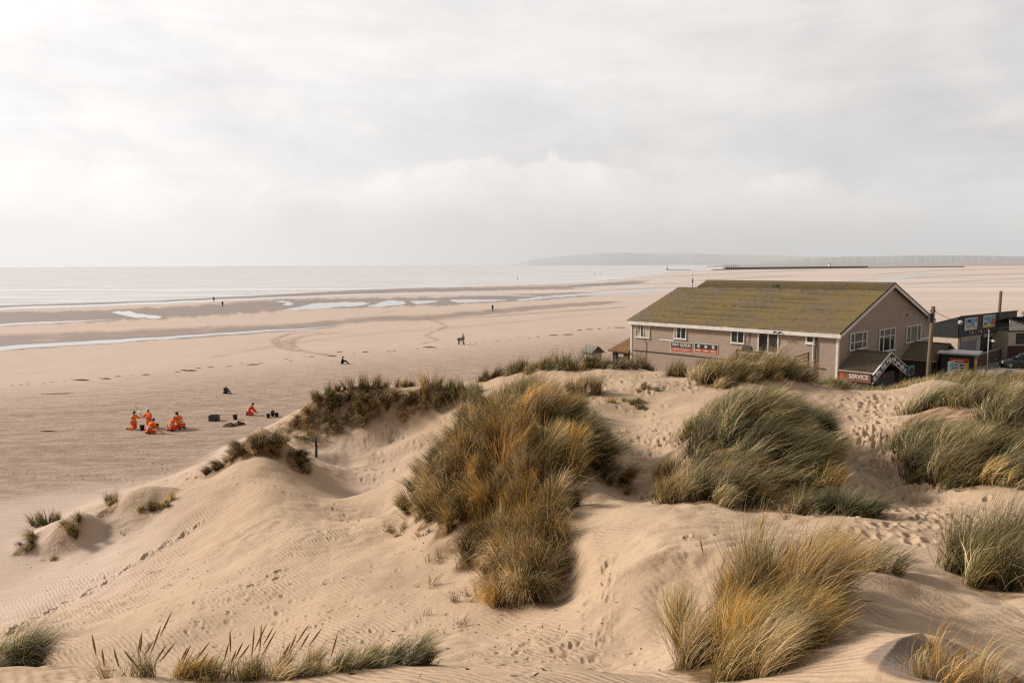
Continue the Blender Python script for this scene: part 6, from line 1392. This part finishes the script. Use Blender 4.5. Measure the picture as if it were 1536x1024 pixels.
# ================================================================== parked cars
def car(label, at, rz, paint, scale=1.0):
    g = empty('parked_car', at, rz, label, 'car')
    # side profile (x forward, z up), shoulder and roof widths vary along it
    low = [(-2.10,.45),(-2.12,.75),(-2.00,.93),(-1.2,.97),(0,.95),(1.0,.92),(1.75,.82),(2.08,.66),(2.12,.42)]
    b = MB(); V = []; Fs = []
    top = [(-2.10,.80),(-1.95,.96),(-1.35,.98),(-.4,.97),(.55,.95),(1.05,.93),(1.55,.86),(1.95,.74),(2.12,.58)]
    wid = [.70,.82,.87,.88,.88,.87,.85,.80,.66]; bot = [.36,.28,.22,.20,.20,.20,.22,.28,.36]
    for (x, z), w_, zb in zip(top, wid, bot): V += [(x, -w_ * .86, zb), (x, -w_, zb + .12), (x, -w_, z - .14), (x, -w_ * .90, z), (x, 0, z + .035), (x, w_ * .90, z), (x, w_, z - .14), (x, w_, zb + .12), (x, w_ * .86, zb)]
    n = 9
    for i in range(len(top) - 1):
        for j in range(n): Fs.append((i*n+j, i*n+(j+1)%n, (i+1)*n+(j+1)%n, (i+1)*n+j))
    Fs += [tuple(range(n)), tuple((len(top)-1)*n + j for j in range(n))]
    b.add(V, Fs); body = b.build('body', paint, g, True); mm = body.modifiers.new('sub', 'SUBSURF'); mm.levels = mm.render_levels = 2
    cab = [(-1.85,.93,.74,.95),(-1.25,1.36,.60,1.0),(-.55,1.46,.60,1.0),(.15,1.42,.61,1.0),(1.05,.92,.76,.95)]
    V = []; Fs = []
    for x, z, w_, _ in cab: V += [(x, -w_, z - .03), (x, -w_ * .8, z + .015), (x, 0, z + .04), (x, w_ * .8, z + .015), (x, w_, z - .03)]
    roof = MB(); roof.add(V[5:20], [(i*5+j, i*5+j+1, (i+1)*5+j+1, (i+1)*5+j) for i in range(2) for j in range(4)]); roof.build('roof', paint, g, True)
    gl = MB(); gl.add([V[5], V[6], V[7], V[8], V[9], (-1.88,.76,.93), (-1.9,0,.99), (-1.88,-.76,.93)], [(0,1,2,6,7),(2,3,4,5,6)]); gl.build('rear_window', GLASS, g)
    gl = MB(); gl.add([V[15], V[16], V[17], V[18], V[19], (1.05,.78,.92), (1.08,0,.97), (1.05,-.78,.92)], [(0,1,2,6,7),(2,3,4,5,6)]); gl.build('windscreen', GLASS, g)
    for sd_ in (-1, 1):
        q = [(-1.80, sd_*.80, .95), (-1.22, sd_*.615, 1.32), (-.42, sd_*.61, 1.42), (-.40, sd_*.80, .95)]; gl = MB(); gl.add(q, [(0,1,2,3)]); gl.build('side_window', GLASS, g)
        q = [(-.34, sd_*.80, .95), (-.36, sd_*.61, 1.42), (.14, sd_*.62, 1.38), (.95, sd_*.80, .94)]; gl = MB(); gl.add(q, [(0,1,2,3)]); gl.build('side_window', GLASS, g)
        pl = MB(); pl.bar((-.38, sd_*.81, .95), (-.39, sd_*.62, 1.43), .05, .05); pl.build('pillar', paint, g)
        mi = MB(); mi.box((.68, sd_*.86, .93), (.82, sd_*1.02, 1.05)); mi.build('wing_mirror', paint, g, bevel=.03)
        hl = MB(); hl.lathe([(.02,-.06),(.12,-.03),(.14,.02),(.06,.07)], (1.93, sd_*.60, .64), 12, .8, 1.1); hl.build('headlight', PALE, g, True)
        tl = MB(); tl.box((-2.13, sd_*.52, .68), (-2.02, sd_*.74, .86)); tl.build('tail_light', RED, g, bevel=.03)
        for x in (-1.30, 1.32):
            w_ = MB(); 
            V2 = []; n2 = 22; pr = [(.20,-.09),(.30,-.10),(.325,-.06),(.325,.06),(.30,.10),(.20,.09)]
            for r_, y in pr:
                for i in range(n2): t = 2*math.pi*i/n2; V2.append((x + r_*math.cos(t), sd_*.80 + y, .325 + r_*math.sin(t)))
            w_.add(V2, [(j*n2+i, j*n2+(i+1)%n2, (j+1)*n2+(i+1)%n2, (j+1)*n2+i) for j in range(5) for i in range(n2)]); wo = w_.build('wheel', BLACKP, g, True)
            r_ = MB(); r_.slab([(x + .2*math.cos(t), sd_*.86, .325 + .2*math.sin(t)) for t in np.linspace(0, 2*math.pi, 18, endpoint=False)], (0, sd_*.02, 0)); r_.build('rim', STEEL, wo)
    pt = MB(); pt.box((2.11, -.26, .40), (2.135, .26, .51)); pt.build('number_plate', PALE, g)
    g.scale = (scale,) * 3
    return g
def car_paint(name, c):
    m, nt, bs = new_mat(name); co = nt.node('ShaderNodeTexCoord').outputs['Object']
    nt.put(bs.inputs['Base Color'], nt.mix(nt.rng(nt.noise(co, 2.5, 4), .35, .7), c, tuple(x * .8 + .02 for x in c))); bs.inputs['Roughness'].default_value = .3; bs.inputs['Coat Weight'].default_value = .6; bs.inputs['Coat Roughness'].default_value = .08
    return m
p = W(1520, 549, 79); car('glossy black car parked in front of the low brown wall', Vector((p.x + .75, p.y, .02)), R(172), car_paint('black_car_paint', (.012, .013, .016)), 1.06)
p = W(1522, 565, 66); car('pale grey car parked nearest, half hidden by the dune grass', Vector((p.x, p.y, .02)), R(160), car_paint('pale_grey_car_paint', (.30, .32, .33)), 1.05)
p = W(1536, 524, 92); car('pale car at the far right edge beside the chalet', Vector((p.x + 1.9, p.y, .9)), R(180), bpy.data.materials['pale_grey_car_paint'], 1.0)

build_ground(); build_water(); build_grass()
